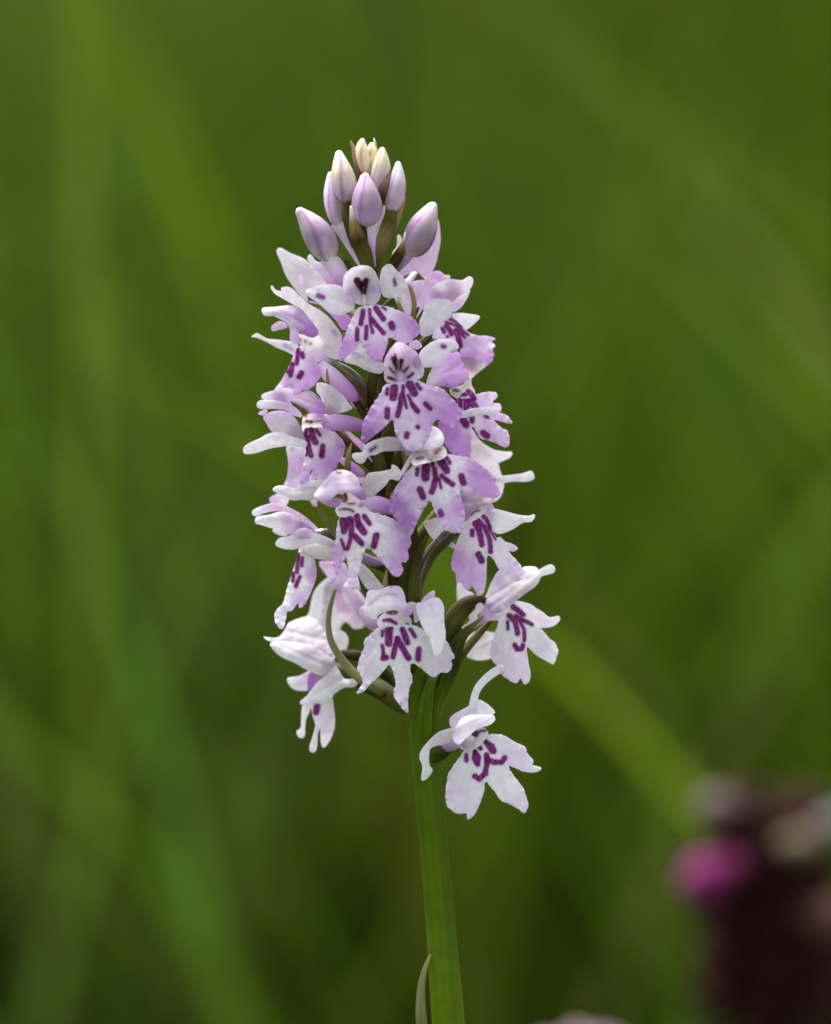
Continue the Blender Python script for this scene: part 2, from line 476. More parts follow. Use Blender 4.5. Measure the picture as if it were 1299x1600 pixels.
def grass(name, n, xr, yr, hr, wr, gain, label, keep=None, seed=1):
    r = np.random.default_rng(seed)
    # density even over the wedge the meadow is seen in
    y = yr[0] + (yr[1] - yr[0]) * r.random(n); x = r.uniform(-1, 1, n) * (xr[0] + (xr[1] - xr[0]) * (y - yr[0]) / (yr[1] - yr[0]))
    if keep is not None:
        k = keep(x, y); x, y = x[k], y[k]; n = len(x)
    H = r.uniform(*hr, n) * np.clip(.38 + .62 * (y - .7) / 1.5, .38, 1) if name == 'meadow_grass' else r.uniform(*hr, n); Wd = r.uniform(*wr, n)
    az = r.uniform(0, 2 * math.pi, n); lean = np.abs(r.normal(.25, .25, n)) * H
    if name == 'tall_grass': az = np.where(r.random(n) < .7, math.pi, 0) + r.normal(0, .7, n); lean = np.abs(r.normal(.40, .25, n)) * H
    seg = 5
    t = np.linspace(0, 1, seg)
    base = np.stack([x, y, np.full(n, -.004)], 1)
    dirv = np.stack([np.cos(az), np.sin(az), np.zeros(n)], 1)
    fa = az + r.normal(math.pi / 2, .5, n)
    side = np.stack([np.cos(fa), np.sin(fa), np.zeros(n)], 1)
    ctr = base[:, None] + dirv[:, None] * (lean[:, None] * t ** 2)[..., None] + np.array([0, 0, 1.]) * (H[:, None] * (t - .12 * t ** 2 * (lean / H)[:, None]))[..., None]
    wd = Wd[:, None] * np.array([.7, 1, .95, .65, .06])
    Lv = ctr - side[:, None] * wd[..., None] / 2; Rv = ctr + side[:, None] * wd[..., None] / 2
    V = np.stack([Lv, Rv], 2).reshape(-1, 3)
    mid = ctr[:, 3]
    C = patch_colour(mid)
    lum = C @ np.array([.3, .6, .1])
    C = C * (lum / .1)[:, None] ** (-.15) * gain
    xy = np.stack([x, y * .55], 1)
    cl = vnoise(xy, .11, 41) * .14 + vnoise(xy, .05, 42) * .24 + vnoise(xy, .024, 44) * .16 + (r.normal(0, .32, n) if name == 'tall_grass' else 0)
    hue = vnoise(xy, .13, 43)
    C = C * np.clip(np.exp(cl), .5, 1.4)[:, None] * np.exp(hue[:, None] * np.array([.07, 0, -.15]))
    C = C * np.exp(r.normal(0, .16, n))[:, None] * np.exp(r.normal(0, .10, (n, 3)))
    dry = r.random(n) < .02
    C[dry] = C[dry] * .4 + np.array([.14, .11, .045]) * .8
    Cv = np.repeat(C, seg * 2, axis=0)
    b0 = (np.arange(n) * seg * 2)[:, None]
    f = np.concatenate([np.stack([b0[:, 0] + 2 * i, b0[:, 0] + 2 * i + 1, b0[:, 0] + 2 * i + 3, b0[:, 0] + 2 * i + 2], 1) for i in range(seg - 1)])
    o = make_obj(name, V, f.tolist(), M_GRASS, None, np.clip(Cv, 0, .6))
    tag(o, label, 'grass', kind='stuff')
    return o
away = lambda x, y: (np.hypot(x - .006, y) > .02)
GAIN = np.array([.87, .76, .46])
grass('meadow_grass', 62000, (.55, 2.1), (.72, 4.2), (.10, .26), (.003, .007), GAIN, 'blurred green meadow grass filling the whole background', None, 3)
grass('low_grass', 9000, (.6, .6), (-.45, .75), (.04, .11), (.002, .005), GAIN, 'short grass around the foot of the spotted orchid', away, 4)
grass('tall_grass', 3600, (.34, .55), (.42, 1.30), (.16, .40), (.0025, .006), GAIN * 1.05, 'tall blurred grass blades standing a short way behind the orchid', None, 21)
grass('far_grass', 30000, (2.2, 5.5), (4.0, 10.0), (.14, .34), (.006, .012), GAIN, 'tall far grass beyond the blurred meadow', None, 5)

# ------------------------------------------------------------------ the orchid
base_pt = np.array([P(742, 1640, 0)[0] + .004, P(742, 1640, 0)[1] + .006, -.003])
orchid = empty('spotted_orchid', base_pt)
tag(orchid, 'pale lilac spotted orchid spike on a single upright green stem', 'orchid')

AX = [(577, 300), (578, 380), (583, 450), (590, 580), (600, 680), (607, 760), (620, 860), (636, 950), (655, 1120), (669, 1240), (685, 1400), (701, 1600)]
def axis(y): return np.interp(y, [a[1] for a in AX], [a[0] for a in AX])
stem_path = [(577, 335, 4, 9), (578, 400, 2, 14), (584, 500, 0, 20), (596, 640, 0, 26), (607, 760, 0, 31), (620, 860, 0, 36), (637, 970, 0, 40),
             (655, 1110, 0, 40), (670, 1240, 0, 44), (685, 1400, 0, 45), (701, 1600, 0, 51), (718, 1800, 0, 53), (732, 2100, 0, 56)]
pw = [tuple(P(a[0], a[1], a[2])) for a in stem_path]
stem = tube(orchid, 'stem', I, stem_path, 'OODDDDEEEEeeE', M_GREEN, sides=64, n=10, ridge=11)
# the lower stem runs down to the ground
low_a = P(732, 2100, 0)
def wtube(parent, name, pts, rad, cols, mat, sides=14, n=8):
    p = catmull(np.c_[np.array(pts, float), np.array(rad, float)], n)
    W3, R = p[:, :3], p[:, 3]
    tan = np.gradient(W3, axis=0); tan /= np.linalg.norm(tan, axis=1, keepdims=True) + 1e-12
    ref = np.array([.3, -.9, .2]); A = np.cross(tan, ref); A /= np.linalg.norm(A, axis=1, keepdims=True) + 1e-9
    B = np.cross(A, tan); th = np.linspace(0, 2 * math.pi, sides, endpoint=False)
    V = (W3[:, None] + (np.cos(th)[None, :, None] * A[:, None] + np.sin(th)[None, :, None] * B[:, None]) * R[:, None, None]).reshape(-1, 3)
    m = len(W3); tt = np.linspace(0, 1, m); ctrl = np.array([PAL[k] if isinstance(k, str) else k for k in cols])
    CC = np.stack([np.interp(tt, np.linspace(0, 1, len(cols)), ctrl[:, k]) for k in range(3)], 1)
    C = np.repeat(CC, sides, axis=0)
    f = [[i * sides + j, i * sides + (j + 1) % sides, (i + 1) * sides + (j + 1) % sides, (i + 1) * sides + j] for i in range(m - 1) for j in range(sides)]
    f += [[j for j in range(sides)][::-1], [(m - 1) * sides + j for j in range(sides)]]
    return make_obj(name, V, f, mat, parent, C)
wtube(orchid, 'stem', [low_a + UP * .003, low_a * .6 + base_pt * .4 + np.array([0, -.002, 0]), base_pt], [.00187, .0021, .0024], 'EeE', M_GREEN)

def blade(parent, name, base, direc, length, width, arch, cols, mat, spots=0, seed=0, fold=.25):
    """a lance-shaped leaf with a keel, from base outwards along direc"""
    r = np.random.default_rng(seed)
    direc = np.array(direc, float); direc /= np.linalg.norm(direc)
    upv = np.array([0, 0, 1.]); side = np.cross(direc, upv); side /= np.linalg.norm(side)
    nl, nw = 40, 13
    V, C = [], []
    sp = [(r.uniform(.12, .9), r.uniform(-.7, .7), r.uniform(.02, .05)) for _ in range(spots)]
    c0 = np.array(cols)
    for i in range(nl):
        t = i / (nl - 1)
        wv = width * (math.sin(math.pi * min(1, t * .86 + .10)) ** .8) * (1 if t < .97 else .5)
        ctr = np.array(base) + direc * length * t + upv * length * (arch[0] * t - arch[1] * t * t)
        for j in range(nw):
            u = j / (nw - 1) * 2 - 1
            V.append(ctr + side * wv * u / 2 + upv * wv * fold * abs(u) + upv * .0006 * math.sin(9 * u))
            cc = c0 * (1 - .10 * math.cos(14 * u))
            for (a, b, rr) in sp:
                if math.hypot((t - a), (u - b) * width / length * .5) < rr * .5: cc = np.array([.045, .02, .03])
            C.append(cc)
    n = nl * nw
    V = np.array(V); V2 = V - upv * .0004
    f = [[i * nw + j, i * nw + j + 1, (i + 1) * nw + j + 1, (i + 1) * nw + j] for i in range(nl - 1) for j in range(nw - 1)]
    f2 = [[a + n for a in q][::-1] for q in f]
    rim = list(range(nw)) + [i * nw + nw - 1 for i in range(1, nl)] + [(nl - 1) * nw + j for j in range(nw - 2, -1, -1)] + [i * nw for i in range(nl - 2, 0, -1)]
    fr = [[rim[k], rim[k - 1], rim[k - 1] + n, rim[k] + n] for k in range(len(rim))]
    return make_obj(name, np.vstack([V, V2]), f + f2 + fr, mat, parent, np.vstack([C, C]))
for k, (az, L, wd, ar) in enumerate([(20, .12, .026, (.9, .7)), (150, .13, .028, (.8, .75)), (262, .11, .024, (.6, .7)), (85, .14, .018, (1.6, .6))]):
    a = math.radians(az)
    blade(orchid, 'leaf', base_pt + np.array([0, 0, .004 + .004 * k]), (math.cos(a), math.sin(a), 0), L, wd, ar, (.07, .125, .03), M_LEAF, 14, k + 3)

# slim stem leaf clasping the stem at the bottom of the picture
tube(orchid, 'stem_leaf', I, [(674, 1490, 14, 3), (664, 1515, 24, 8), (658, 1550, 28, 13), (659, 1600, 24, 18), (670, 1680, 14, 26), (690, 1780, 2, 34)], 'TggOE', M_GREEN, flat=.3)

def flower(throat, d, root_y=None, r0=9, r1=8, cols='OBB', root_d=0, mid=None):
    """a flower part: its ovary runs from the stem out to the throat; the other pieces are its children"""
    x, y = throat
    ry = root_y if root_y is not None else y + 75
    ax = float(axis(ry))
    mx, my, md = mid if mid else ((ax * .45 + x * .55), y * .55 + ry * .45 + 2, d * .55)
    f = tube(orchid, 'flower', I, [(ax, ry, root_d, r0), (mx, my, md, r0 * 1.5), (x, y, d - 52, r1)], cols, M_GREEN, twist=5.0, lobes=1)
    def sh(name, T, outl, dep, cols='W', **kw):
        kw.setdefault('d0', d - 7 if name == 'throat' else d + 3 if name == 'hood' else d)
        return sheet(f, name, T, outl, dep, cols, **kw)
    def tb(name, T, path, cols, mat=None, **kw):
        kw.setdefault('d0', d)
        return tube(f, name, T, path, cols, mat, **kw)
    return sh, tb

LIP = dict(h=1.25, th=1.9)
# ---- F1: open flower at the top front
sh, tb = flower((572, 468), 52)
sh('hood', C3, [(430, 270), (445, 195), (510, 130), (600, 95), (690, 100), (750, 150), (790, 230), (805, 330), (815, 400), (770, 475), (660, 500), (580, 490), (510, 450), (440, 370)],
   [(430, 270, 10), (600, 95, 26), (810, 330, 10), (640, 310, -34), (520, 440, 0), (760, 470, 0), (640, 190, -4), (640, 480, -6)],
   [(600, 110, 'W'), (480, 200, 'W'), (500, 380, 'P'), (800, 350, 'P'), (640, 440, 'C'), (740, 250, 'W'), (690, 130, 'W'), (530, 160, 'W'), (460, 280, 'W'), (620, 180, 'W')], bulge=1, h=1.9,
   spots=[([(572, 252), (638, 398)], (70, 12), 'm'), ([(664, 250), (650, 398)], (58, 12), 'm'), ([(620, 275), (640, 360)], (50, 20), 'm'),
          ([(640, 320), (637, 390)], 16, 'T'), ([(480, 410), (530, 460)], 40, 'L', 4), ([(820, 310), (840, 370)], 36, 'L', 4)])
tb('column', C3, [(650, 500, 0, 50), (645, 450, -6, 64), (640, 405, -16, 44)], 'CCN', M_PETAL)
sh('sepal', C3, [(50, 355), (110, 320), (230, 290), (340, 290), (430, 320), (520, 440), (550, 520), (470, 580), (380, 600), (290, 570), (180, 480), (80, 410)],
   [(50, 355, 4), (500, 500, -6), (300, 300, -4), (300, 570, 6)], 'W', bulge=5, spots=[([(180, 400), (230, 418)], 46, 's', 3)])
sh('sepal', C3, [(830, 120), (910, 80), (960, 130), (1040, 210), (1085, 300), (1050, 380), (1000, 420), (880, 425), (830, 390), (800, 260)],
   [(900, 90, -10), (830, 390, -6), (1050, 330, -14)], 'W', bulge=7, spots=[([(950, 235), (962, 290)], 34, 's', 2)])
sh('lip', C3, [(570, 540), (640, 510), (760, 495), (860, 505), (960, 540), (1060, 580), (1150, 640), (1200, 700), (1205, 780), (1140, 850), (1080, 890), (1000, 870), (900, 830), (880, 900), (850, 990), (810, 1080), (760, 1070), (690, 1020), (640, 930), (612, 868), (580, 950), (520, 1010), (440, 1060), (390, 1050), (400, 930), (450, 800), (490, 700)],
   [(660, 520, 6), (1190, 740, -4), (800, 1070, 30), (400, 1040, 12), (700, 750, 22), (960, 600, 10)],
   [(680, 560, 'W'), (720, 760, 'W'), (1150, 700, 'L'), (1000, 800, 'P'), (780, 1050, 'L'), (430, 1010, 'L'), (470, 860, 'L'), (540, 760, 'W'), (850, 620, 'W')],
   bulge=4, frill=.5, veinc=(680, 480), spots=[([(635, 560), (612, 690)], 44), ([(700, 545), (705, 650), (730, 780)], 32, 's'), ([(720, 640), (840, 780)], 40), ([(765, 530), (840, 640)], 50),
   ([(920, 690), (935, 725)], 58), ([(575, 740), (572, 850)], 34), ([(668, 715), (663, 835)], 34), ([(830, 520), (865, 545)], 26, 's'), ([(1180, 790), (1200, 770)], 60, 'V', 5)], **LIP)
tb('spur', C3, [(740, 520, -8, 110), (760, 620, -25, 130), (780, 760, -30, 110), (790, 860, -30, 80)], 'LVV', M_PETAL)

# ---- F2: upper left flower in profile
sh, tb = flower((508, 545), 12, 700)
tb('ovary', E4, [(235, 385, 6, 60), (420, 470, 14, 120), (620, 610, 16, 180), (790, 800, 12, 175), (860, 1070, 0, 110)], 'MBOBBB', M_GLOSS, twist=2)
sh('petal', C2, [(280, 450), (295, 425), (330, 470), (390, 485), (383, 455), (440, 440), (500, 460), (570, 530), (660, 610), (780, 680), (860, 740), (950, 850), (1005, 950), (985, 1115), (900, 1090), (800, 980), (740, 900), (690, 800), (610, 690), (520, 630), (400, 560), (320, 510)],
   [(290, 440, 0), (650, 640, 14), (980, 1050, 10)], [(300, 450, 'W'), (700, 700, 'W'), (950, 980, 'G')], bulge=8, spots=[([(920, 890), (945, 930)], 30, 'F', 3), ([(690, 630), (740, 650)], 40, 'K', 4)])
sh('hood', C2, [(195, 660), (330, 645), (500, 630), (600, 690), (690, 790), (765, 900), (710, 960), (600, 920), (540, 870), (470, 800), (400, 760), (330, 740), (215, 735)],
   [(200, 690, 14), (500, 640, 10), (710, 950, 22), (540, 860, 24)], [(220, 690, 'W'), (400, 690, 'P'), (560, 760, 'F'), (660, 880, 'V'), (480, 660, 'P'), (500, 800, 'P')], bulge=9)
sh('petal', C2, [(285, 850), (310, 820), (380, 790), (440, 820), (450, 855), (370, 880), (300, 895)], 2, 'K', bulge=2)
sh('petal', C2, [(320, 740), (420, 750), (510, 820), (565, 900), (560, 1015), (480, 995), (475, 880), (430, 800)], 6, [(340, 750, 'W'), (540, 940, 'P')], bulge=3)
sh('sepal', C2, [(85, 950), (130, 915), (180, 930), (240, 965), (330, 975), (470, 995), (560, 1020), (540, 1140), (440, 1100), (340, 1060), (250, 1010), (140, 960)],
   [(90, 950, -6), (540, 1080, 6)], 'W', bulge=5, spots=[([(430, 1040), (500, 1080)], 30, 'F', 5)])
sh('throat', C2, [(560, 920), (700, 950), (800, 930), (900, 1000), (985, 1120), (960, 1180), (850, 1160), (760, 1210), (690, 1150), (600, 1060), (565, 1000)],
   [(560, 950, 10), (980, 1150, 10), (700, 1100, 18)], [(600, 960, 'C'), (690, 1030, 'C'), (900, 1060, 'W'), (960, 1120, 'W'), (760, 1000, 'W'), (820, 1150, 'P'), (720, 1140, 'P')], bulge=6,
   spots=[([(580, 985)], 26, 'q', 3), ([(635, 995)], 28, 'q', 3), ([(685, 1020)], 26, 'T', 3)])
sh('lip', C5, [(560, 15), (640, 20), (720, 110), (780, 230), (785, 310), (740, 380), (680, 440), (600, 460), (575, 530), (520, 558), (498, 525), (515, 445), (420, 462), (330, 472), (318, 448), (390, 350), (450, 240), (500, 130)],
   [(600, 30, 20), (320, 460, -4), (540, 550, 34), (780, 280, 22), (560, 250, 30)],
   [(600, 60, 'W'), (570, 200, 'W'), (740, 260, 'L'), (640, 430, 'L'), (540, 530, 'L'), (350, 450, 'W'), (600, 340, 'P')], bulge=4, frill=.4, veinc=(600, 0),
   spots=[([(560, 40), (545, 180)], 42), ([(500, 190), (483, 300)], 44), ([(490, 230), (455, 270)], 34), ([(602, 80), (608, 115)], 38), ([(590, 280), (572, 318)], 52), ([(430, 410), (500, 400)], 24, 'F', 4)], **LIP)
tb('spur', C5, [(800, 200, 2, 150), (900, 300, 12, 190), (1020, 420, 14, 190), (1110, 500, 8, 150), (1165, 540, 2, 70)], 'PPLLV', M_PETAL)
tb('bract', C5, [(850, 235, 40, 14), (856, 320, 40, 32), (862, 420, 34, 40), (870, 560, 20, 60)], 'TTTg', flat=.4)

# ---- F2b: sepals of the flower behind, upper left
sh, tb = flower((540, 470), -25, 540, cols='OOB')
sh('sepal', C2, [(340, 70), (380, 45), (470, 95), (560, 130), (650, 180), (760, 300), (850, 420), (760, 440), (660, 480), (650, 590), (560, 510), (480, 400), (430, 320), (390, 210), (355, 130)],
   [(360, 60, -8), (800, 430, 4), (480, 400, 0)], [(380, 80, 'W'), (600, 400, 'G'), (800, 420, 'W')], bulge=9, spots=[([(585, 340), (600, 390)], 60, 'P', 6)])
sh('sepal', C2, [(655, 160), (690, 115), (740, 180), (810, 205), (890, 265), (965, 420), (850, 430), (740, 330)],
   [(690, 120, -14), (960, 420, -2)], [(690, 150, 'W'), (850, 300, 'P'), (940, 400, 'L')], bulge=5)
sh('lip', C2, [(640, 590), (740, 600), (850, 690), (940, 780), (1010, 880), (1080, 860), (1100, 760), (1000, 700), (900, 690), (760, 620)], 8, [(700, 620, 'K'), (1000, 800, 'L')], bulge=4)
tb('bract', C2, [(770, 650, 34, 14), (800, 710, 30, 34), (850, 800, 20, 44)], 'TTO', flat=.4)
tb('bract', C2, [(1030, 900, 34, 14), (1010, 960, 32, 34), (980, 1040, 20, 40)], 'TTO', flat=.4)

# ---- F3: large flower in the middle of the spike
sh, tb = flower((622, 588), 96)
sh('hood', C6, [(455, 290), (455, 170), (490, 80), (530, 20), (600, -40), (700, 0), (790, 70), (830, 150), (865, 230), (850, 310), (790, 350), (700, 375), (560, 395), (475, 360)],
   [(455, 250, 14), (600, -30, 48), (860, 230, 12), (600, 190, -28), (560, 390, 6), (780, 340, 6), (560, 60, 28), (640, 380, -2)],
   [(600, 20, 'W'), (500, 90, 'P'), (800, 160, 'P'), (620, 320, 'P'), (500, 250, 'W'), (560, 300, 'C'), (740, 260, 'W'), (700, 60, 'P')], bulge=1, h=1.9,
   spots=[([(556, 135), (585, 240)], (58, 18), 'm'), ([(570, 90), (575, 150)], (14, 34), 'm'), ([(634, 155), (625, 235)], (46, 16), 'm'), ([(600, 160), (602, 230)], 14, 'T'),
          ([(510, 225), (560, 280)], 18, 'q', 2), ([(660, 262), (700, 220)], 22, 'q', 2), ([(500, 322), (565, 345)], 26, 'q', 2), ([(702, 322), (750, 283)], 28, 'q', 2),
          ([(795, 140), (795, 195)], 60, 'F', 4), ([(435, 230), (440, 290)], 50, 'L', 5), ([(600, 330), (640, 335)], 60, 'L', 5)])
tb('column', C6, [(630, 375, 2, 60), (622, 325, -2, 84), (612, 272, -16, 44)], 'PPC', M_PETAL)
sh('sepal', C4, [(240, 1050), (230, 920), (370, 800), (490, 780), (580, 790), (632, 850), (600, 905), (500, 960), (440, 1030), (350, 1065)],
   [(240, 1000, -12), (620, 850, -4)], 'W', bulge=8, spots=[([(465, 850), (485, 858)], 46, 's', 3), ([(580, 905), (600, 905)], 34, 'F', 3)])
sh('petal', C4, [(120, 835), (200, 785), (260, 850), (200, 885)], -16, 'K', bulge=3)
sh('sepal', C3, [(440, 1065), (540, 960), (620, 870), (700, 1000), (840, 1090), (820, 1190), (690, 1172), (570, 1112)], [(450, 1060, -26), (820, 1150, -14)],
   [(500, 1050, 'W'), (700, 1100, 'G')], bulge=6, spots=[([(540, 1000), (575, 1020)], 50, 'F', 4)])
sh('lip', C6, [(470, 400), (560, 380), (700, 355), (800, 355), (900, 395), (1040, 430), (1140, 530), (1245, 650), (1235, 720), (1190, 835), (1130, 825), (1010, 755), (950, 800), (920, 900), (870, 1010), (770, 1062), (680, 1045), (620, 970), (570, 880), (543, 755), (450, 840), (350, 920), (260, 990), (225, 960), (232, 840), (270, 720), (340, 600), (420, 480)],
   [(620, 380, 10), (230, 950, 4), (1220, 720, -6), (720, 1050, 34), (640, 650, 26), (900, 450, 14)],
   [(600, 450, 'W'), (640, 600, 'W'), (720, 900, 'W'), (280, 900, 'V'), (330, 720, 'L'), (420, 600, 'P'), (1150, 650, 'L'), (950, 520, 'P'), (1050, 760, 'L'), (1120, 800, 'L'), (560, 860, 'P')],
   bulge=4, frill=.5, veinc=(630, 340), spots=[([(560, 430), (550, 525)], 76), ([(492, 440), (486, 495)], 30), ([(650, 415), (648, 470)], 34), ([(632, 500), (620, 600)], 44), ([(620, 600), (595, 710)], 48),
   ([(655, 500), (685, 630)], 28), ([(715, 395), (765, 480)], 76), ([(790, 390), (825, 440)], 28), ([(702, 505), (740, 600)], 26), ([(745, 600), (795, 665)], 44), ([(878, 590), (925, 640)], 42), ([(492, 650), (488, 720)], 50),
   ([(800, 825)], 50, 'S', 3), ([(688, 900), (684, 922)], 56, 'S', 3)], **LIP)
tb('spur', C6, [(640, 420, -16, 110), (610, 560, -40, 120), (560, 700, -55, 100)], 'LVV', M_PETAL)

# ---- F4: second large flower, just below
sh, tb = flower((672, 700), 106, 800)
sh('hood', D1, [(270, 130), (290, 20), (420, -60), (560, -95), (655, -30), (670, 80), (570, 135), (430, 155), (330, 160)],
   [(280, 100, -12), (560, -80, 4), (660, 60, 24), (430, 145, 10)], [(300, 100, 'P'), (500, 0, 'W'), (620, 40, 'W')], bulge=7)
sh('sepal', C6, [(270, 1010), (330, 970), (420, 940), (500, 925), (600, 940), (680, 1000), (740, 1080), (690, 1120), (650, 1070), (560, 1070), (450, 1075), (370, 1110), (300, 1120), (250, 1190), (190, 1190), (130, 1130), (150, 1090), (230, 1080)],
   [(150, 1140, -18), (700, 1060, -12)], [(180, 1140, 'W'), (330, 1050, 'W'), (520, 1000, 'G'), (690, 1080, 'F')], bulge=5, spots=[([(320, 1065), (370, 1030)], 34, 's', 3)])
sh('throat', D1, [(340, 160), (480, 140), (640, 85), (705, 175), (660, 240), (480, 285), (370, 310), (330, 240)], [(350, 250, 6), (680, 180, 4), (500, 200, -6)],
   [(370, 270, 'N'), (430, 190, 'A'), (500, 190, 'A'), (590, 170, 'A'), (680, 190, 'N'), (540, 180, 'M'), (480, 270, 'W'), (380, 180, 'A')], bulge=2, h=2.0, wave=.6,
   spots=[([(400, 165), (490, 150)], 24, 'q'), ([(400, 235), (460, 232)], 28, 'q'), ([(590, 180), (635, 145)], 30, 'q'), ([(640, 85), (690, 100)], 34, 'B'), ([(520, 250), (550, 250)], 14, 'q')])  # brown stroke: dark gap beside the throat put into the colour
sh('lip', D1, [(370, 310), (480, 275), (620, 205), (700, 190), (820, 208), (960, 240), (1080, 330), (1170, 400), (1212, 460), (1200, 490), (1252, 590), (1200, 635), (1100, 630), (960, 590), (848, 558), (850, 640), (885, 760), (882, 870), (860, 975), (770, 990), (680, 960), (620, 860), (590, 790), (532, 668), (490, 720), (430, 830), (380, 940), (338, 1022), (280, 960), (200, 860), (125, 770), (130, 650), (160, 570), (240, 450), (310, 360)],
   [(520, 280, 8), (1220, 590, -8), (330, 1000, 8), (140, 680, -4), (800, 970, 34), (600, 560, 26), (900, 280, 10)],
   [(480, 330, 'W'), (600, 540, 'W'), (780, 330, 'W'), (760, 500, 'W'), (200, 720, 'V'), (300, 850, 'V'), (330, 560, 'P'), (420, 740, 'P'), (1100, 560, 'L'), (1000, 380, 'L'), (820, 720, 'L'), (700, 900, 'P'), (660, 640, 'W')],
   bulge=4, frill=.6, veinc=(560, 240), spots=[([(492, 325), (488, 430)], 78), ([(405, 345), (402, 400)], 34), ([(558, 285), (560, 305)], 36), ([(580, 345), (595, 440)], 48), ([(593, 445), (552, 575)], 54), ([(630, 445), (645, 535)], 22),
   ([(640, 255), (700, 355)], 74), ([(702, 228), (735, 280)], 30), ([(650, 410), (700, 455)], 38), ([(700, 455), (765, 500)], 46), ([(850, 415), (872, 485)], 58), ([(432, 550), (462, 625)], 60), ([(640, 775), (650, 805)], 56, 's', 3)], **LIP)
sh('sepal', D1, [(355, 195), (340, 270), (290, 360), (240, 420), (225, 390), (270, 310), (320, 220)], [(345, 210, -10), (235, 410, 14)], 'K', bulge=3)
tb('bract', D1, [(385, 290, -6, 18), (345, 350, -8, 34), (290, 420, -12, 40)], 'TTO', flat=.4)
tb('spur', D1, [(540, 300, -16, 110), (530, 480, -42, 130), (510, 640, -55, 100)], 'LVV', M_PETAL)

# ---- F5: right-hand flower with a mauve hood, underside shade mixed into its colour
sh, tb = flower((728, 607), 44)
sh('hood', C4, [(300, 1230), (380, 1040), (480, 960), (560, 900), (640, 920), (665, 1010), (725, 1115), (725, 1190), (640, 1240), (560, 1272), (490, 1262), (400, 1250)],
   [(330, 1200, -8), (560, 920, -4), (720, 1150, 12), (540, 1260, 28)], [(360, 1180, 'G'), (430, 1080, 'P'), (560, 960, 'L'), (620, 1060, 'L'), (560, 1180, 'V'), (520, 1240, 'V'), (680, 1170, 'F')], bulge=10)
sh('throat', C7, [(280, 310), (400, 270), (490, 195), (505, 270), (540, 360), (460, 400), (370, 410), (310, 380)], [(300, 340, 4), (520, 300, -8)], [(480, 240, 'C'), (380, 330, 'C'), (300, 340, 'G')], bulge=5,
   spots=[([(320, 322), (365, 330)], 24, 'q', 2)])
sh('lip', C7, [(360, 400), (420, 345), (480, 310), (545, 365), (600, 348), (680, 335), (750, 348), (762, 390), (715, 445), (790, 460), (803, 515), (785, 545), (860, 580), (912, 645), (890, 662), (800, 642), (730, 627), (800, 700), (870, 740), (888, 850), (850, 907), (750, 862), (660, 830), (590, 812), (540, 730), (495, 710), (490, 985), (420, 1005), (300, 960), (220, 850), (165, 690), (200, 610), (300, 640), (370, 560)],
   [(440, 360, 14), (740, 370, -26), (900, 650, -22), (870, 850, -6), (400, 980, 22), (200, 700, 8), (480, 600, 24)],
   [(450, 380, 'W'), (520, 640, 'W'), (640, 430, 'K'), (720, 380, 'W'), (780, 560, 'K'), (880, 640, 'K'), (760, 780, 'P'), (850, 860, 'P'), (330, 800, 'L'), (420, 950, 'L'), (240, 700, 'L'), (440, 720, 'P')],
   bulge=4, frill=.4, veinc=(450, 320), spots=[([(385, 415), (386, 495)], 40), ([(425, 375), (450, 430), (450, 500)], 60), ([(495, 440), (540, 500)], 62), ([(470, 325), (525, 405)], 52), ([(418, 630), (445, 670)], 66), ([(505, 600), (508, 635)], 46),
   ([(620, 755), (660, 790)], 56), ([(640, 590), (668, 600)], 26), ([(395, 400), (470, 395)], 14, 'W')], **LIP)
sh('petal', C7, [(360, 565), (500, 508), (640, 498), (760, 495), (800, 520), (780, 545), (640, 572), (500, 592), (390, 605)], [(370, 580, 36), (790, 520, 2)], 'W', bulge=4)

# ---- F5b: back flower on the right, white sepals behind F4
sh, tb = flower((735, 735), -40, 800)
sh('sepal', C7, [(480, 700), (590, 835), (720, 920), (830, 943), (905, 948), (916, 972), (890, 1008), (820, 1042), (740, 1075), (620, 1095), (530, 1050), (470, 980)], [(490, 850, 30), (910, 970, 0)], [(500, 900, 'G'), (880, 970, 'W')], bulge=7)
sh('sepal', C7, [(720, 1205), (830, 1190), (1000, 1170), (1080, 1145), (1120, 1148), (1138, 1222), (1060, 1252), (930, 1250), (820, 1262), (740, 1240)], [(730, 1215, -6), (1130, 1190, 14)], 'W', bulge=6)
sh('petal', D1, [(1000, 480), (1060, 330), (1130, 290), (1215, 275), (1245, 360), (1285, 480), (1272, 570), (1235, 645), (1150, 665)], -14, 'W', bulge=10)
tb('ovary', I, [(640, 860, 10, 20), (690, 800, 0, 24), (740, 740, -6, 16)], 'OOB')

# ---- F1b: upper right flower, looking right
sh, tb = flower((690, 505), 2, 600)
sh('sepal', C4, [(130, 210), (210, 183), (290, 180), (390, 205), (350, 280), (290, 400), (250, 490), (190, 570), (100, 530), (15, 450), (10, 350), (80, 300)], [(300, 190, -22), (60, 480, -6)], [(300, 200, 'K'), (200, 350, 'P'), (60, 450, 'W')], bulge=9)
sh('hood', C4, [(255, 480), (280, 390), (340, 280), (420, 210), (540, 168), (660, 180), (730, 142), (772, 160), (775, 215), (735, 285), (640, 340), (560, 400), (470, 395), (370, 390), (320, 450)],
   [(270, 460, 4), (540, 180, 6), (760, 180, -6), (560, 380, -4)], [(300, 400, 'P'), (440, 240, 'W'), (700, 190, 'W'), (560, 340, 'M'), (430, 340, 'F')], bulge=10)
sh('petal', C4, [(555, 400), (640, 330), (738, 278), (738, 320), (690, 410), (640, 470), (570, 505), (550, 450)], -10, [(700, 310, 'W'), (600, 440, 'P')], bulge=4)
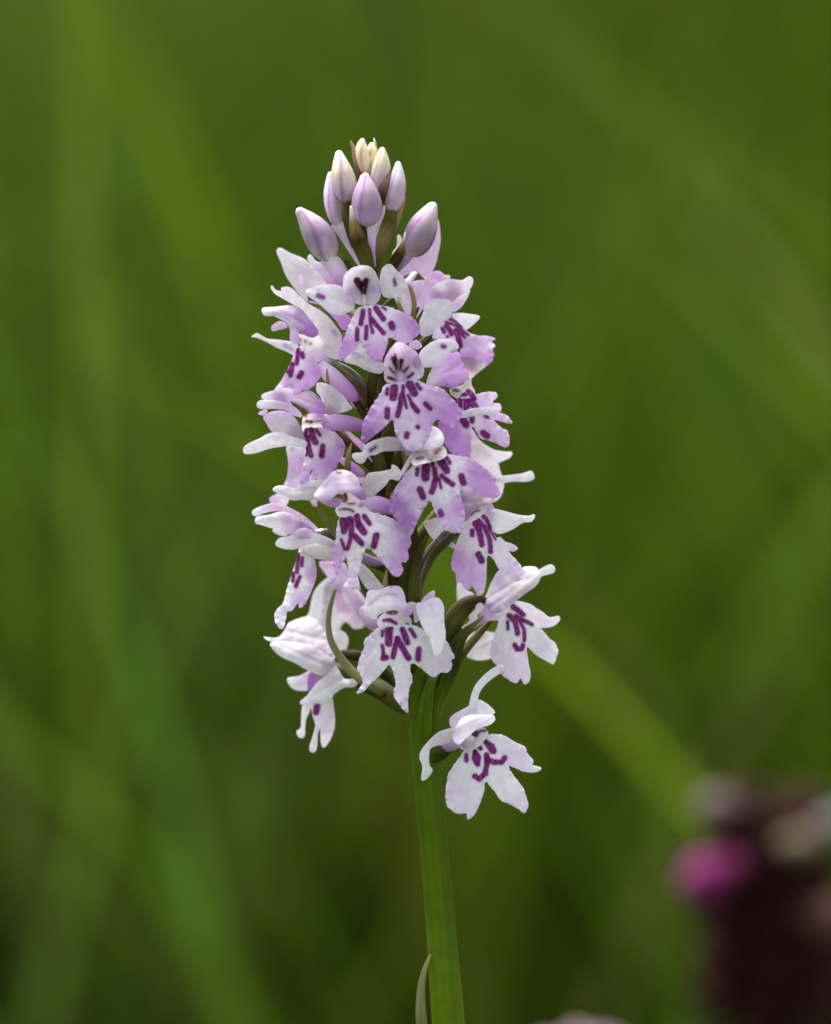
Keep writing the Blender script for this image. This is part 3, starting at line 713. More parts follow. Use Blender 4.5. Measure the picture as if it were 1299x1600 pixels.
sh('petal', C4, [(265, 520), (290, 440), (370, 372), (470, 368), (560, 400), (568, 480), (545, 560), (470, 605), (430, 660), (385, 715), (280, 755), (225, 700), (228, 610)], [(280, 500, 16), (560, 420, 10), (300, 730, 20)],
   [(480, 400, 'W'), (300, 600, 'W'), (330, 710, 'G')], bulge=9)
sh('sepal', C4, [(565, 522), (650, 513), (750, 523), (846, 550), (790, 622), (700, 685), (640, 640), (570, 570)], [(570, 550, -6), (840, 550, -18)], 'W', bulge=5)
sh('lip', C4, [(365, 770), (390, 690), (460, 620), (520, 555), (580, 570), (660, 640), (740, 710), (830, 740), (940, 750), (1004, 780), (965, 800), (998, 840), (978, 880), (988, 950), (960, 1012), (900, 1024), (820, 992), (740, 965), (650, 955), (640, 880), (560, 810), (460, 790)],
   [(440, 680, 16), (1000, 790, -30), (960, 1000, -4), (660, 940, 26), (640, 720, 22)],
   [(480, 660, 'W'), (560, 620, 'W'), (700, 860, 'P'), (760, 930, 'L'), (880, 880, 'K'), (960, 960, 'L'), (920, 770, 'K'), (960, 830, 'W')], bulge=8, frill=.5, veinc=(480, 560),
   spots=[([(540, 572), (600, 600), (650, 648)], 34), ([(490, 605), (590, 635), (640, 665), (725, 738)], 20), ([(505, 640), (535, 680), (558, 725)], 46), ([(465, 670), (482, 705)], 36), ([(600, 690), (630, 770), (642, 850)], 48), ([(640, 690), (690, 760)], 28), ([(515, 752)], 26)], **LIP)
sh('lip_lobe', C4, [(645, 950), (740, 955), (820, 985), (900, 1018), (950, 1018), (850, 1100), (742, 1185), (700, 1140), (665, 1040)], [(660, 960, 4), (940, 1025, -12), (740, 1170, -6)], [(680, 990, 'M'), (760, 1050, 'M'), (860, 1060, 'G'), (740, 1160, 'W')], bulge=5)  # mauve here: shaded underside of the lip put into the colour
tb('bract', C4, [(100, 190, 46, 12), (135, 250, 46, 36), (170, 360, 44, 50), (178, 460, 40, 52), (160, 580, 30, 50)], 'NTTTT', flat=.35)
tb('bract', C4, [(-20, 340, 46, 20), (20, 420, 44, 44), (50, 500, 40, 50), (80, 600, 30, 50)], 'NTTT', flat=.35)

# ---- F6: left flower with dark red throat line
sh, tb = flower((515, 655), 30, 760)
sh('petal', C5, [(195, 495), (330, 450), (480, 428), (525, 450), (510, 530), (545, 570), (480, 600), (330, 590), (200, 545)], [(200, 510, 0), (520, 500, 8)], [(230, 510, 'W'), (400, 560, 'F'), (480, 460, 'W'), (500, 580, 'P')], bulge=6)
sh('petal', C5, [(138, 605), (160, 562), (240, 550), (360, 560), (480, 595), (570, 660), (600, 725), (500, 705), (430, 655), (300, 642), (170, 642)], [(140, 600, 4), (590, 700, 12)], [(160, 600, 'W'), (500, 650, 'P')], bulge=5)
sh('petal', C5, [(150, 690), (210, 648), (255, 660), (210, 707)], -6, 'K', bulge=2)
sh('hood', C5, [(480, 575), (520, 530), (600, 470), (680, 458), (760, 515), (822, 600), (828, 690), (740, 705), (650, 668), (560, 625)], [(490, 570, 14), (680, 470, 14), (820, 680, 26), (650, 660, 32)],
   [(520, 570, 'M'), (640, 500, 'M'), (700, 600, 'F'), (770, 660, 'V'), (560, 600, 'M')], bulge=10, h=2.2, spots=[([(490, 580), (560, 618), (640, 662)], 22, 'r', 2)])
sh('petal', C5, [(205, 720), (300, 668), (430, 665), (520, 725), (600, 850), (640, 970), (500, 930), (360, 880), (290, 870), (240, 795)], [(220, 720, -4), (620, 950, 10)], [(230, 720, 'K'), (380, 800, 'G'), (560, 900, 'M'), (450, 690, 'P')], bulge=6)
sh('sepal', C5, [(8, 1030), (60, 990), (170, 940), (260, 890), (370, 875), (500, 925), (640, 970), (640, 1035), (500, 1022), (380, 1027), (250, 1052), (130, 1092), (12, 1096)], [(10, 1060, -8), (640, 1000, 14)], 'W', bulge=6)
sh('sepal', C5, [(745, 385), (800, 375), (880, 400), (960, 460), (1030, 520), (1080, 590), (1112, 632), (1050, 668), (930, 695), (850, 700), (815, 650), (800, 560), (760, 470)], [(780, 390, 24), (1100, 630, 14), (850, 680, 18)], [(780, 400, 'W'), (900, 560, 'G'), (1060, 620, 'W'), (880, 660, 'M')], bulge=7)
sh('petal', C5, [(745, 395), (790, 430), (805, 500), (825, 578), (808, 572), (780, 510), (745, 470)], 36, 'W', bulge=2)
sh('throat', C5, [(600, 760), (630, 700), (740, 690), (830, 710), (870, 780), (840, 860), (740, 900), (610, 890)], [(600, 800, 14), (880, 780, 10), (720, 780, 24)], [(620, 760, 'W'), (690, 790, 'C'), (850, 770, 'P'), (840, 830, 'P'), (790, 720, 'F'), (740, 860, 'W')], bulge=4, h=2.0, wave=.5,
   spots=[([(575, 620), (630, 670), (635, 705)], 40, 'r', 2), ([(648, 768)], 32, 'q'), ([(690, 775)], 38, 'q'), ([(740, 748), (795, 745)], 40, 'M', 4)])
tb('spur', C5, [(820, 770, 4, 150), (930, 778, 2, 165), (1080, 792, 2, 155), (1200, 812, 2, 120), (1290, 830, 0, 70)], 'PLFVV', M_PETAL)
sh('lip', C5, [(612, 870), (660, 828), (740, 828), (830, 840), (930, 880), (1010, 960), (1037, 1040), (1010, 1130), (960, 1200), (900, 1300), (860, 1380), (780, 1400), (740, 1350), (722, 1250), (680, 1290), (660, 1400), (600, 1530), (540, 1545), (508, 1480), (580, 1370), (620, 1180), (640, 1080), (622, 980)],
   [(680, 840, 18), (620, 1000, 8), (1030, 1040, 14), (550, 1530, 34), (850, 1370, 24), (760, 1050, 32)],
   [(700, 880, 'W'), (720, 1100, 'W'), (860, 980, 'W'), (1000, 1040, 'L'), (900, 1220, 'L'), (620, 1380, 'L'), (560, 1500, 'P'), (800, 1370, 'K')], bulge=5, frill=.5, veinc=(700, 800),
   spots=[([(640, 850), (624, 950)], 40), ([(655, 930), (665, 1030), (690, 1115)], 48), ([(650, 1000), (640, 1110)], 24), ([(695, 860), (710, 930), (735, 985)], 54), ([(745, 855), (780, 908)], 30), ([(808, 1025), (800, 1115)], 54)], **LIP)

# ---- F7: washed out flower behind F6, hanging left
sh, tb = flower((475, 705), -45, 790)
sh('lip', C5, [(440, 1035), (500, 1015), (640, 1030), (660, 1180), (625, 1370), (560, 1480), (430, 1490), (398, 1445), (440, 1350), (460, 1200)], [(520, 1040, 0), (420, 1480, 10)],
   [(500, 1060, 'W'), (480, 1300, 'P'), (560, 1400, 'W'), (420, 1460, 'K')], bulge=6, h=2.2, spots=[([(475, 1150), (465, 1200)], 40, 'L', 3), ([(560, 1150), (545, 1270)], 50, 'L', 4), ([(600, 1160), (600, 1190)], 26, 'L', 3), ([(500, 1045)], 36, 'M', 4)])
sh('lip_lobe', D2, [(265, 385), (310, 350), (400, 330), (470, 380), (430, 460), (350, 470), (290, 440)], 0, [(300, 390, 'K'), (400, 400, 'W')], bulge=4)
sh('petal', D2, [(640, 215), (690, 130), (720, 50), (765, 25), (805, 80), (790, 135), (720, 195), (760, 200), (840, 210), (760, 240)], 70, [(720, 80, 'L'), (760, 60, 'W'), (700, 190, 'W')], bulge=3)
sh('petal', D2, [(680, 400), (740, 390), (780, 440), (720, 460)], -20, 'K', bulge=2)
tb('bract', E5, [(275, 490, 90, 20), (235, 620, 96, 66), (220, 760, 96, 86), (215, 920, 90, 90)], 'TTTO', flat=.4)
tb('spur', E5, [(80, 700, 74, 60), (240, 800, 76, 130), (400, 920, 74, 120), (455, 950, 70, 60)], 'PLLV', M_PETAL)
sh('sepal', E5, [(30, 300), (190, 290), (330, 390), (490, 530), (480, 600), (360, 620), (280, 500), (150, 400)], 30, 'K', bulge=3)
sh('petal', E5, [(470, 600), (560, 620), (580, 690), (585, 770), (540, 770), (480, 720)], 60, 'K', bulge=3)
sh('petal', E5, [(360, 990), (450, 980), (470, 1030), (430, 1110), (380, 1120)], 20, 'K', bulge=2)
sh('petal', E4, [(610, 970), (740, 990), (800, 1010), (865, 1140), (820, 1190), (720, 1120)], 28, 'K', bulge=2)

# ---- F9: front flower with a wide right lobe
sh, tb = flower((560, 795), 92)
sh('sepal', D2, [(298, 290), (350, 253), (450, 253), (520, 280), (640, 230), (720, 195), (840, 200), (820, 290), (750, 370), (700, 402), (600, 397), (500, 402), (420, 352), (340, 327)], [(300, 290, -20), (800, 280, 0)], [(320, 290, 'W'), (700, 260, 'G')], bulge=6)
sh('hood', D3, [(70, 350), (130, 255), (200, 180), (250, 115), (330, 90), (430, 105), (510, 170), (548, 260), (600, 345), (592, 395), (530, 392), (480, 352), (400, 322), (310, 335), (230, 400), (120, 395)],
   [(90, 350, 6), (340, 110, 0), (590, 370, 18), (400, 322, 34), (250, 370, 26)], [(120, 340, 'W'), (330, 120, 'w'), (300, 240, 'P'), (480, 180, 'G'), (570, 360, 'V'), (430, 280, 'P'), (200, 350, 'P')], bulge=12,
   spots=[([(310, 125), (345, 128)], 12, 'q'), ([(430, 155)], 12, 'q'), ([(180, 250), (260, 180), (400, 165), (490, 220)], 10, 'M', 3)])
sh('petal', D3, [(125, 385), (230, 385), (330, 380), (345, 430), (300, 470), (220, 462), (150, 425)], [(130, 390, 2), (320, 440, 10)], [(150, 400, 'P'), (260, 430, 'L')], bulge=4)
sh('throat', D3, [(290, 480), (320, 400), (300, 345), (410, 310), (540, 350), (620, 390), (650, 460), (610, 530), (480, 550), (340, 575), (295, 530)], [(300, 500, 8), (640, 450, 2), (400, 370, -4), (470, 480, 14)],
   [(320, 480, 'W'), (480, 400, 'N'), (600, 420, 'P'), (450, 520, 'W')], bulge=3, h=1.9, wave=.5,
   spots=[([(300, 348), (360, 370), (385, 400)], 46, 'r'), ([(385, 340), (395, 380)], 40, 'm'), ([(355, 365), (380, 405)], 20, 'T'), ([(365, 488), (430, 495), (470, 515)], 22, 'q'), ([(425, 436), (480, 432)], 16, 'q'), ([(550, 450)], 44, 'A', 4), ([(335, 500)], 18, 'q')])
sh('sepal', D3, [(575, 375), (555, 260), (600, 150), (650, 118), (740, 108), (850, 85), (860, 38), (912, 60), (962, 130), (930, 202), (845, 188), (800, 250), (700, 335), (630, 380)], [(590, 330, -4), (950, 120, 20)], [(620, 250, 'G'), (880, 140, 'W')], bulge=6)
tb('spur', D3, [(600, 440, -6, 150), (700, 440, -10, 170), (820, 470, -10, 150), (930, 500, -14, 100)], 'PLVV', M_PETAL)
sh('lip', D3, [(335, 575), (470, 535), (620, 515), (730, 538), (870, 590), (950, 640), (1005, 700), (1050, 780), (1057, 860), (1022, 900), (1033, 970), (1000, 1032), (958, 1030), (977, 1100), (940, 1168), (880, 1168), (820, 1100), (740, 1000), (640, 900), (603, 888), (570, 950), (540, 1080), (520, 1180), (540, 1290), (530, 1312), (440, 1290), (410, 1210), (420, 1100), (402, 985), (380, 990), (340, 1110), (280, 1210), (222, 1272), (250, 1180), (290, 1100), (250, 1050), (270, 930), (288, 800), (300, 680)],
   [(450, 560, 12), (1050, 820, -2), (930, 1150, 16), (500, 1290, 36), (240, 1250, 4), (260, 950, 0), (520, 800, 28)],
   [(450, 620, 'W'), (560, 900, 'W'), (480, 1000, 'W'), (760, 660, 'W'), (760, 850, 'W'), (1000, 850, 'L'), (930, 1100, 'L'), (900, 720, 'P'), (480, 1230, 'P'), (270, 1000, 'L'), (270, 1200, 'L')],
   bulge=4, frill=.5, veinc=(480, 500), spots=[([(365, 600), (375, 715)], 62), ([(425, 565), (400, 690)], 36), ([(455, 600), (450, 760)], 46), ([(450, 760), (412, 890)], 36), ([(350, 800), (380, 895)], 24), ([(505, 560), (525, 650)], 54), ([(530, 660), (578, 725)], 66),
   ([(582, 565), (636, 640)], 42), ([(488, 765), (555, 840)], 50), ([(702, 760), (678, 865)], 66, 'S', 2.5)], **LIP)

# ---- F10: left flower in profile, long narrow lip
sh, tb = flower((497, 838), 0, 900)
sh('sepal', D2, [(88, 520), (120, 488), (200, 453), (300, 428), (400, 445), (500, 488), (600, 545), (700, 625), (775, 705), (740, 722), (650, 655), (560, 585), (440, 525), (340, 512), (230, 528), (118, 562)], [(100, 520, 0), (760, 710, 4)], [(110, 520, 'W'), (400, 470, 'K'), (700, 660, 'P')], bulge=5)
sh('hood', D2, [(123, 632), (140, 565), (250, 550), (360, 518), (460, 528), (560, 588), (660, 655), (720, 705), (620, 720), (520, 730), (450, 748), (380, 695), (280, 682), (190, 652)], [(130, 610, 8), (700, 700, 10)], [(150, 600, 'W'), (330, 640, 'W'), (480, 620, 'P'), (620, 680, 'F')], bulge=10)
sh('petal', D2, [(298, 702), (345, 680), (445, 735), (430, 765), (330, 742)], -30, 'W', bulge=3)
sh('sepal', D2, [(328, 842), (370, 782), (470, 760), (560, 690), (660, 685), (740, 735), (830, 765), (945, 825), (940, 855), (800, 845), (680, 845), (590, 882), (500, 902), (380, 886)], [(340, 840, 16), (900, 830, 22)], [(360, 840, 'W'), (640, 720, 'P'), (700, 800, 'W')], bulge=8, spots=[([(590, 775), (680, 775)], 20, 'F', 3)])
tb('spur', D2, [(600, 890, 14, 80), (680, 905, 12, 140), (800, 925, 6, 155), (930, 935, 4, 145), (1120, 960, 4, 125), (1330, 1030, 4, 105), (1450, 1065, 0, 60)], 'CGGPFL', M_PETAL)
tb('bract', D2, [(760, 415, 60, 30), (800, 540, 50, 52), (870, 660, 40, 60), (960, 760, 30, 80)], 'TTgg', flat=.45)
tb('ovary', D2, [(740, 720, 6, 60), (840, 740, 8, 110), (960, 770, 4, 130), (1200, 900, 0, 120)], 'MBBBO', M_GLOSS)
sh('lip', I, [(469, 857), (481, 856), (489.5, 868), (494.7, 886), (494.6, 900), (490.8, 914), (483, 932.4), (474, 947.8), (467.5, 949.5), (466, 943), (455.4, 954.8), (449.5, 955.5), (446.2, 972.4), (443, 981.6), (437, 982.5), (430, 971), (429.3, 960), (434, 950.8), (443, 941.6), (447.7, 923), (454, 903), (461.6, 880), (465, 866)],
   [(474, 858, 12), (493, 900, 14), (435, 975, 18), (456, 905, 4), (475, 900, 18)], [(474, 870, 'W'), (470, 910, 'W'), (492, 900, 'L'), (470, 940, 'L'), (436, 970, 'P'), (450, 930, 'W')], bulge=4, frill=.3, veinc=(476, 852),
   spots=[([(466.5, 867), (464, 893)], 5.6), ([(472.5, 872), (472, 884)], 4.6), ([(458.5, 896), (457.8, 908)], 4.4), ([(469, 901), (462.5, 916)], 5)], **LIP)

# ---- F11: blurred white flower at the back, lower left
sh, tb = flower((545, 920), -95, 1000, root_d=-10)
sh('hood', D5, [(640, -10), (790, -20), (900, 0), (960, 120), (930, 230), (800, 260), (720, 130)], -4, [(700, 30, 'K'), (900, 100, 'P')], bulge=8)
sh('sepal', D5, [(420, 610), (530, 520), (560, 400), (600, 275), (700, 165), (790, 130), (860, 180), (800, 290), (740, 420), (680, 560), (640, 700), (560, 650)], [(430, 610, 0), (800, 150, 8)], 'W', bulge=10)
sh('lip', D5, [(700, 230), (780, 170), (900, 165), (980, 250), (1010, 420), (1060, 560), (1105, 640), (1000, 668), (925, 600), (880, 620), (850, 680), (740, 730), (640, 690), (660, 500)], [(800, 200, 4), (1060, 640, 0), (700, 700, 8)], [(860, 260, 'W'), (760, 600, 'W'), (1040, 620, 'K')], bulge=8, h=2.4,
   spots=[([(755, 270), (735, 370)], 60, 'P', 5), ([(830, 300), (870, 460)], 60, 'L', 5), ([(910, 465), (985, 455)], 50, 'L', 6)])
tb('spur', D5, [(930, 220, 10, 120), (1030, 380, 14, 150), (1130, 540, 16, 150), (1220, 650, 16, 110), (1260, 690, 14, 60)], 'PPPLL', M_PETAL)
sh('petal', D5, [(800, 700), (880, 690), (935, 750), (935, 830), (890, 925), (820, 840), (780, 760)], 0, 'W', bulge=6)
tb('ovary', I, [(535, 1022, 0, 14), (575, 1030, 20, 19), (612, 1062, 30, 19), (645, 1105, 40, 18)], 'BBDO', M_GREEN)

# ---- F12: lowest left flower
sh, tb = flower((520, 1040), -48, 1120, r0=20, r1=14, cols='ODB', root_d=10, mid=(588, 1075, -25))
sh('sepal', D5, [(75, 742), (120, 752), (235, 748), (300, 660), (345, 600), (500, 545), (620, 580), (700, 690), (745, 740), (780, 840), (800, 975), (700, 920), (560, 855), (420, 810), (250, 795), (140, 795)], [(80, 745, 0), (790, 950, 8), (450, 570, -20)], [(100, 750, 'W'), (450, 650, 'W'), (700, 850, 'P')], bulge=7)
sh('hood', D5, [(148, 812), (300, 788), (480, 815), (600, 850), (770, 960), (808, 1005), (795, 1050), (700, 1135), (640, 1140), (560, 1100), (480, 1065), (400, 1015), (280, 962), (190, 895)], [(160, 830, 4), (790, 1020, 10), (600, 1120, 16)], [(180, 830, 'W'), (380, 930, 'W'), (600, 930, 'F'), (720, 1020, 'M'), (600, 1080, 'G')], bulge=12)
sh('petal', E1, [(318, 388), (440, 365), (555, 305), (570, 400), (535, 505), (440, 515), (360, 485)], -14, [(350, 420, 'W'), (500, 420, 'K')], bulge=4)
sh('throat', E1, [(550, 330), (700, 330), (770, 290), (805, 250), (790, 330), (660, 440), (570, 530), (525, 500)], 2, [(560, 400, 'V'), (700, 360, 'M')], bulge=3)
sh('petal', E1, [(448, 630), (530, 550), (620, 430), (720, 350), (800, 250), (860, 340), (910, 395), (1000, 395), (1037, 440), (1000, 478), (900, 485), (800, 545), (770, 590), (700, 615), (600, 630), (560, 648), (480, 662)], [(450, 630, 20), (800, 300, 14), (1030, 440, 24)], [(480, 640, 'W'), (800, 420, 'G'), (680, 520, 'W'), (1000, 440, 'W')], bulge=7)
sh('lip', E1, [(560, 630), (640, 590), (765, 575), (792, 700), (804, 830), (780, 960), (702, 1088), (660, 1045), (652, 905), (630, 960), (622, 1080), (600, 1138), (560, 1142), (543, 1090), (580, 960), (602, 860), (573, 760)], [(640, 600, 6), (590, 1120, 14), (700, 1070, 6), (700, 750, 14)], [(640, 650, 'W'), (740, 850, 'P'), (590, 1100, 'W')], bulge=3, spots=[([(622, 680), (610, 730)], 66, 'S', 2.5)], **LIP)
sh('lip_lobe', E1, [(480, 650), (560, 640), (540, 740), (512, 800), (500, 900), (500, 960), (470, 1000), (425, 975), (412, 925), (455, 890), (460, 780)], 2, 'W', bulge=3)
tb('bract', D5, [(805, 270, 24, 30), (760, 420, 26, 50), (735, 600, 28, 58), (760, 780, 30, 68), (840, 930, 32, 80), (950, 1070, 36, 90), (1090, 1200, 44, 90), (1300, 1330, 50, 80)], 'TgggggO', flat=.45)

# ---- F13: low front flower facing the viewer
sh, tb = flower((616, 965), 82, 1060, r0=14)
sh('hood', D6, [(182, 330), (205, 240), (230, 150), (330, 143), (420, 108), (490, 98), (555, 112), (602, 190), (615, 265), (675, 335), (672, 385), (630, 402), (560, 362), (480, 345), (400, 368), (335, 400), (310, 445), (260, 432), (200, 385)],
   [(190, 330, 4), (480, 110, 0), (670, 370, 16), (480, 345, 34), (300, 430, 26)], [(220, 330, 'W'), (480, 120, 'P'), (420, 260, 'W'), (560, 260, 'P'), (640, 350, 'L')], bulge=12,
   spots=[([(250, 285), (330, 210), (420, 180), (520, 190)], 14, 'M', 4), ([(640, 350), (655, 370)], 60, 'V', 6), ([(460, 115)], 12, 'A')])  # long mauve stroke darkens the hood's crease line in the colour
sh('petal', D6, [(625, 275), (680, 262), (730, 290), (760, 370), (750, 450), (700, 470), (690, 380), (640, 310)], [(640, 280, 0), (730, 430, -4)], 'P', bulge=4)
sh('sepal', D6, [(768, 255), (830, 182), (900, 143), (908, 190), (890, 225), (800, 270)], -16, 'P', bulge=3)
sh('sepal', D6, [(715, 290), (800, 258), (900, 215), (960, 235), (1000, 310), (1003, 450), (1018, 620), (985, 740), (942, 818), (900, 795), (862, 660), (800, 550), (755, 450)], [(760, 280, 6), (960, 240, 4), (940, 810, 40), (780, 480, 26), (1010, 560, 22)], [(800, 300, 'P'), (900, 500, 'W'), (930, 750, 'W')], bulge=8)
sh('throat', D6, [(330, 440), (400, 370), (480, 340), (560, 360), (650, 410), (665, 500), (540, 525), (355, 530)], [(340, 480, 4), (650, 460, 2), (490, 375, -6), (480, 500, 10)], [(380, 430, 'W'), (600, 440, 'N'), (480, 490, 'W')], bulge=3, h=1.9, wave=.5,
   spots=[([(430, 365), (510, 368)], 44, 'r'), ([(470, 375), (500, 380)], 22, 'T'), ([(440, 350), (460, 375)], 26, 'm'), ([(390, 452), (450, 445)], 24), ([(450, 448), (512, 478)], 28), ([(625, 485), (636, 505)], 18)])
sh('lip', D6, [(350, 520), (500, 505), (650, 495), (760, 525), (900, 600), (1020, 655), (1080, 760), (1113, 832), (1080, 850), (1083, 920), (1035, 982), (970, 980), (902, 1028), (830, 992), (760, 932), (688, 888), (660, 930), (680, 1050), (650, 1150), (635, 1290), (638, 1385), (600, 1362), (520, 1270), (487, 1180), (510, 1090), (480, 960), (440, 905), (400, 950), (340, 1020), (250, 1100), (190, 1170), (118, 1192), (140, 1140), (180, 1080), (150, 1000), (123, 930), (150, 800), (190, 740), (190, 660), (250, 590)],
   [(500, 520, 10), (1100, 830, -8), (130, 1180, 4), (140, 900, -4), (620, 1370, 40), (560, 800, 26), (880, 1000, 10)],
   [(500, 600, 'W'), (560, 900, 'W'), (800, 700, 'W'), (350, 800, 'W'), (1040, 850, 'P'), (180, 1000, 'P'), (220, 700, 'P'), (150, 1180, 'P'), (590, 1250, 'P')], bulge=4, frill=.6, veinc=(500, 480),
   spots=[([(430, 555), (440, 685)], 64), ([(465, 530), (460, 620)], 34), ([(375, 560), (372, 610)], 22), ([(580, 545), (630, 675)], 56), ([(662, 545), (705, 615)], 36), ([(375, 705), (388, 830)], 32), ([(385, 835), (418, 825)], 46), ([(525, 640), (482, 825)], 46), ([(530, 640), (640, 835)], 56), ([(746, 745), (738, 845)], 58, 'S', 3)], **LIP)
tb('spur', D6, [(330, 500, -14, 80), (300, 480, -20, 110), (240, 420, -26, 130), (180, 330, -30, 110)], 'LLPP', M_PETAL)
tb('bract', E2, [(420, 720, -40, 20), (410, 800, -36, 40), (400, 900, -30, 60)], 'gTg', flat=.4)
sh('petal', E2, [(150, 650), (240, 710), (330, 820), (390, 905), (330, 930), (230, 920), (160, 830), (130, 740)], [(150, 660, -40), (380, 900, -24)], 'G', bulge=4)

# ---- F14: right flower with curved mark
sh, tb = flower((772, 962), 8, 1100, r0=10, cols='OOB')
tb('ovary', D7, [(440, 445, 6, 70), (370, 430, 10, 100), (250, 490, 16, 170), (140, 620, 16, 200), (80, 800, 12, 190), (70, 980, 8, 170), (-20, 1300, 0, 120)], 'BBBODDD', M_GREEN, twist=2)
tb('bract', D7, [(420, 600, 34, 20), (330, 690, 34, 60), (220, 790, 32, 110), (150, 920, 28, 150), (120, 1080, 22, 150), (40, 1300, 14, 150), (-60, 1560, 4, 150), (-130, 1850, 0, 110)], 'gODDEE', flat=.5)
sh('sepal', D7, [(435, 435), (470, 350), (500, 270), (595, 130), (740, 175), (830, 240), (720, 320), (600, 400), (500, 460)], [(440, 430, 0), (780, 220, -8)], [(480, 350, 'W'), (600, 270, 'P'), (700, 220, 'W')], bulge=5)
sh('hood', D7, [(445, 450), (600, 345), (740, 255), (810, 200), (815, 110), (930, 98), (985, 130), (1003, 220), (955, 300), (850, 375), (760, 445), (690, 505), (620, 562), (530, 578), (480, 540)], [(460, 460, 8), (980, 160, -6), (540, 570, 20)], [(520, 540, 'V'), (600, 440, 'F'), (700, 330, 'M'), (800, 330, 'G'), (930, 180, 'W'), (640, 500, 'P')], bulge=14)
sh('petal', D7, [(960, 155), (1060, 92), (1120, 78), (1152, 110), (1142, 162), (1040, 192), (985, 215)], -6, 'W', bulge=4)
sh('sepal', D7, [(203, 718), (280, 655), (272, 600), (340, 535), (350, 482), (410, 463), (425, 520), (368, 600), (385, 650), (362, 702), (280, 737)], [(210, 720, 34), (410, 480, 18)], 'W', bulge=4, frill=.6)
sh('throat', D7, [(365, 660), (440, 480), (560, 575), (700, 500), (770, 450), (740, 570), (620, 640), (500, 650), (385, 690)], 4, [(440, 560, 'P'), (420, 650, 'F'), (650, 580, 'W'), (520, 610, 'P')], bulge=5)
sh('sepal', D7, [(745, 455), (880, 470), (960, 520), (1030, 560), (1090, 610), (1150, 605), (1192, 600), (1203, 640), (1140, 702), (1030, 722), (900, 690), (820, 600)], [(760, 470, -4), (1190, 620, -20)], [(800, 500, 'W'), (1060, 650, 'K'), (1180, 620, 'W')], bulge=6)
sh('lip', D7, [(585, 650), (650, 600), (700, 500), (760, 465), (850, 570), (930, 660), (1000, 718), (1090, 820), (1150, 870), (1182, 950), (1160, 1040), (1135, 1092), (1050, 1050), (950, 990), (870, 918), (880, 1050), (907, 1190), (890, 1272), (840, 1292), (800, 1235), (770, 1282), (700, 1262), (620, 1200), (565, 1110), (510, 1040), (498, 940), (530, 800), (560, 720)],
   [(720, 560, 10), (1160, 980, -12), (850, 1270, 22), (510, 950, 4), (780, 800, 22)],
   [(700, 640, 'W'), (780, 850, 'W'), (900, 750, 'W'), (560, 950, 'P'), (680, 1150, 'P'), (860, 1230, 'P'), (1000, 930, 'P'), (1140, 960, 'W')], bulge=4, frill=.4, veinc=(700, 540),
   spots=[([(725, 505), (780, 545), (828, 585)], 48), ([(755, 600), (830, 645), (915, 685)], 36), ([(685, 595), (745, 650), (775, 780)], 46), ([(790, 640), (840, 740), (840, 850)], 30), ([(672, 660), (675, 730)], 28), ([(745, 895), (765, 935), (815, 935), (828, 900)], 42)], **LIP)

# ---- F14b: white petals behind on the right
sh, tb = flower((735, 1005), -70, 1090, cols='OOO')
sh('sepal', D7, [(195, 915), (280, 800), (370, 755), (500, 765), (570, 790), (540, 900), (510, 1020), (400, 1055), (290, 1035), (230, 985)], 10, [(300, 900, 'w'), (480, 850, 'W')], bulge=8)
sh('petal', D7, [(160, 260), (220, 275), (260, 340), (330, 380), (350, 440), (280, 480), (170, 480)], 0, 'W', bulge=5)

# ---- F15: right flower with streaked lip
sh, tb = flower((740, 805), 58, 900)
sh('hood', D4, [(255, 170), (400, 180), (590, 235), (585, 300), (460, 340), (370, 410), (325, 480), (290, 400), (270, 280)], [(270, 200, -4), (590, 260, 0), (330, 460, 16)], [(300, 240, 'M'), (420, 250, 'M'), (540, 280, 'G'), (330, 430, 'F')], bulge=7)
sh('throat', D4, [(320, 450), (370, 400), (450, 325), (570, 295), (605, 400), (560, 470), (480, 470), (400, 510), (330, 520)], [(330, 480, 8), (590, 380, -4)], [(360, 440, 'C'), (480, 370, 'C'), (560, 370, 'L'), (420, 450, 'W')], bulge=5, h=1.9, wave=.5,
   spots=[([(345, 395), (355, 410)], 44, 'm'), ([(380, 390), (400, 370)], 34, 'r'), ([(400, 375), (450, 375)], 12, 'r'), ([(430, 340), (455, 322)], 20, 'q')])
sh('sepal', D4, [(570, 365), (700, 378), (850, 418), (960, 425), (1000, 408), (1016, 440), (975, 490), (890, 502), (780, 572), (640, 612), (560, 530)], [(580, 450, -6), (1010, 430, -20)], 'W', bulge=8)
sh('sepal', D1, [(468, 880), (530, 858), (610, 840), (690, 950), (755, 985), (745, 1050), (802, 1132), (760, 1148), (660, 1105), (560, 1052), (500, 965)], [(480, 890, -8), (790, 1130, -16)], [(520, 900, 'G'), (720, 1020, 'W')], bulge=6)
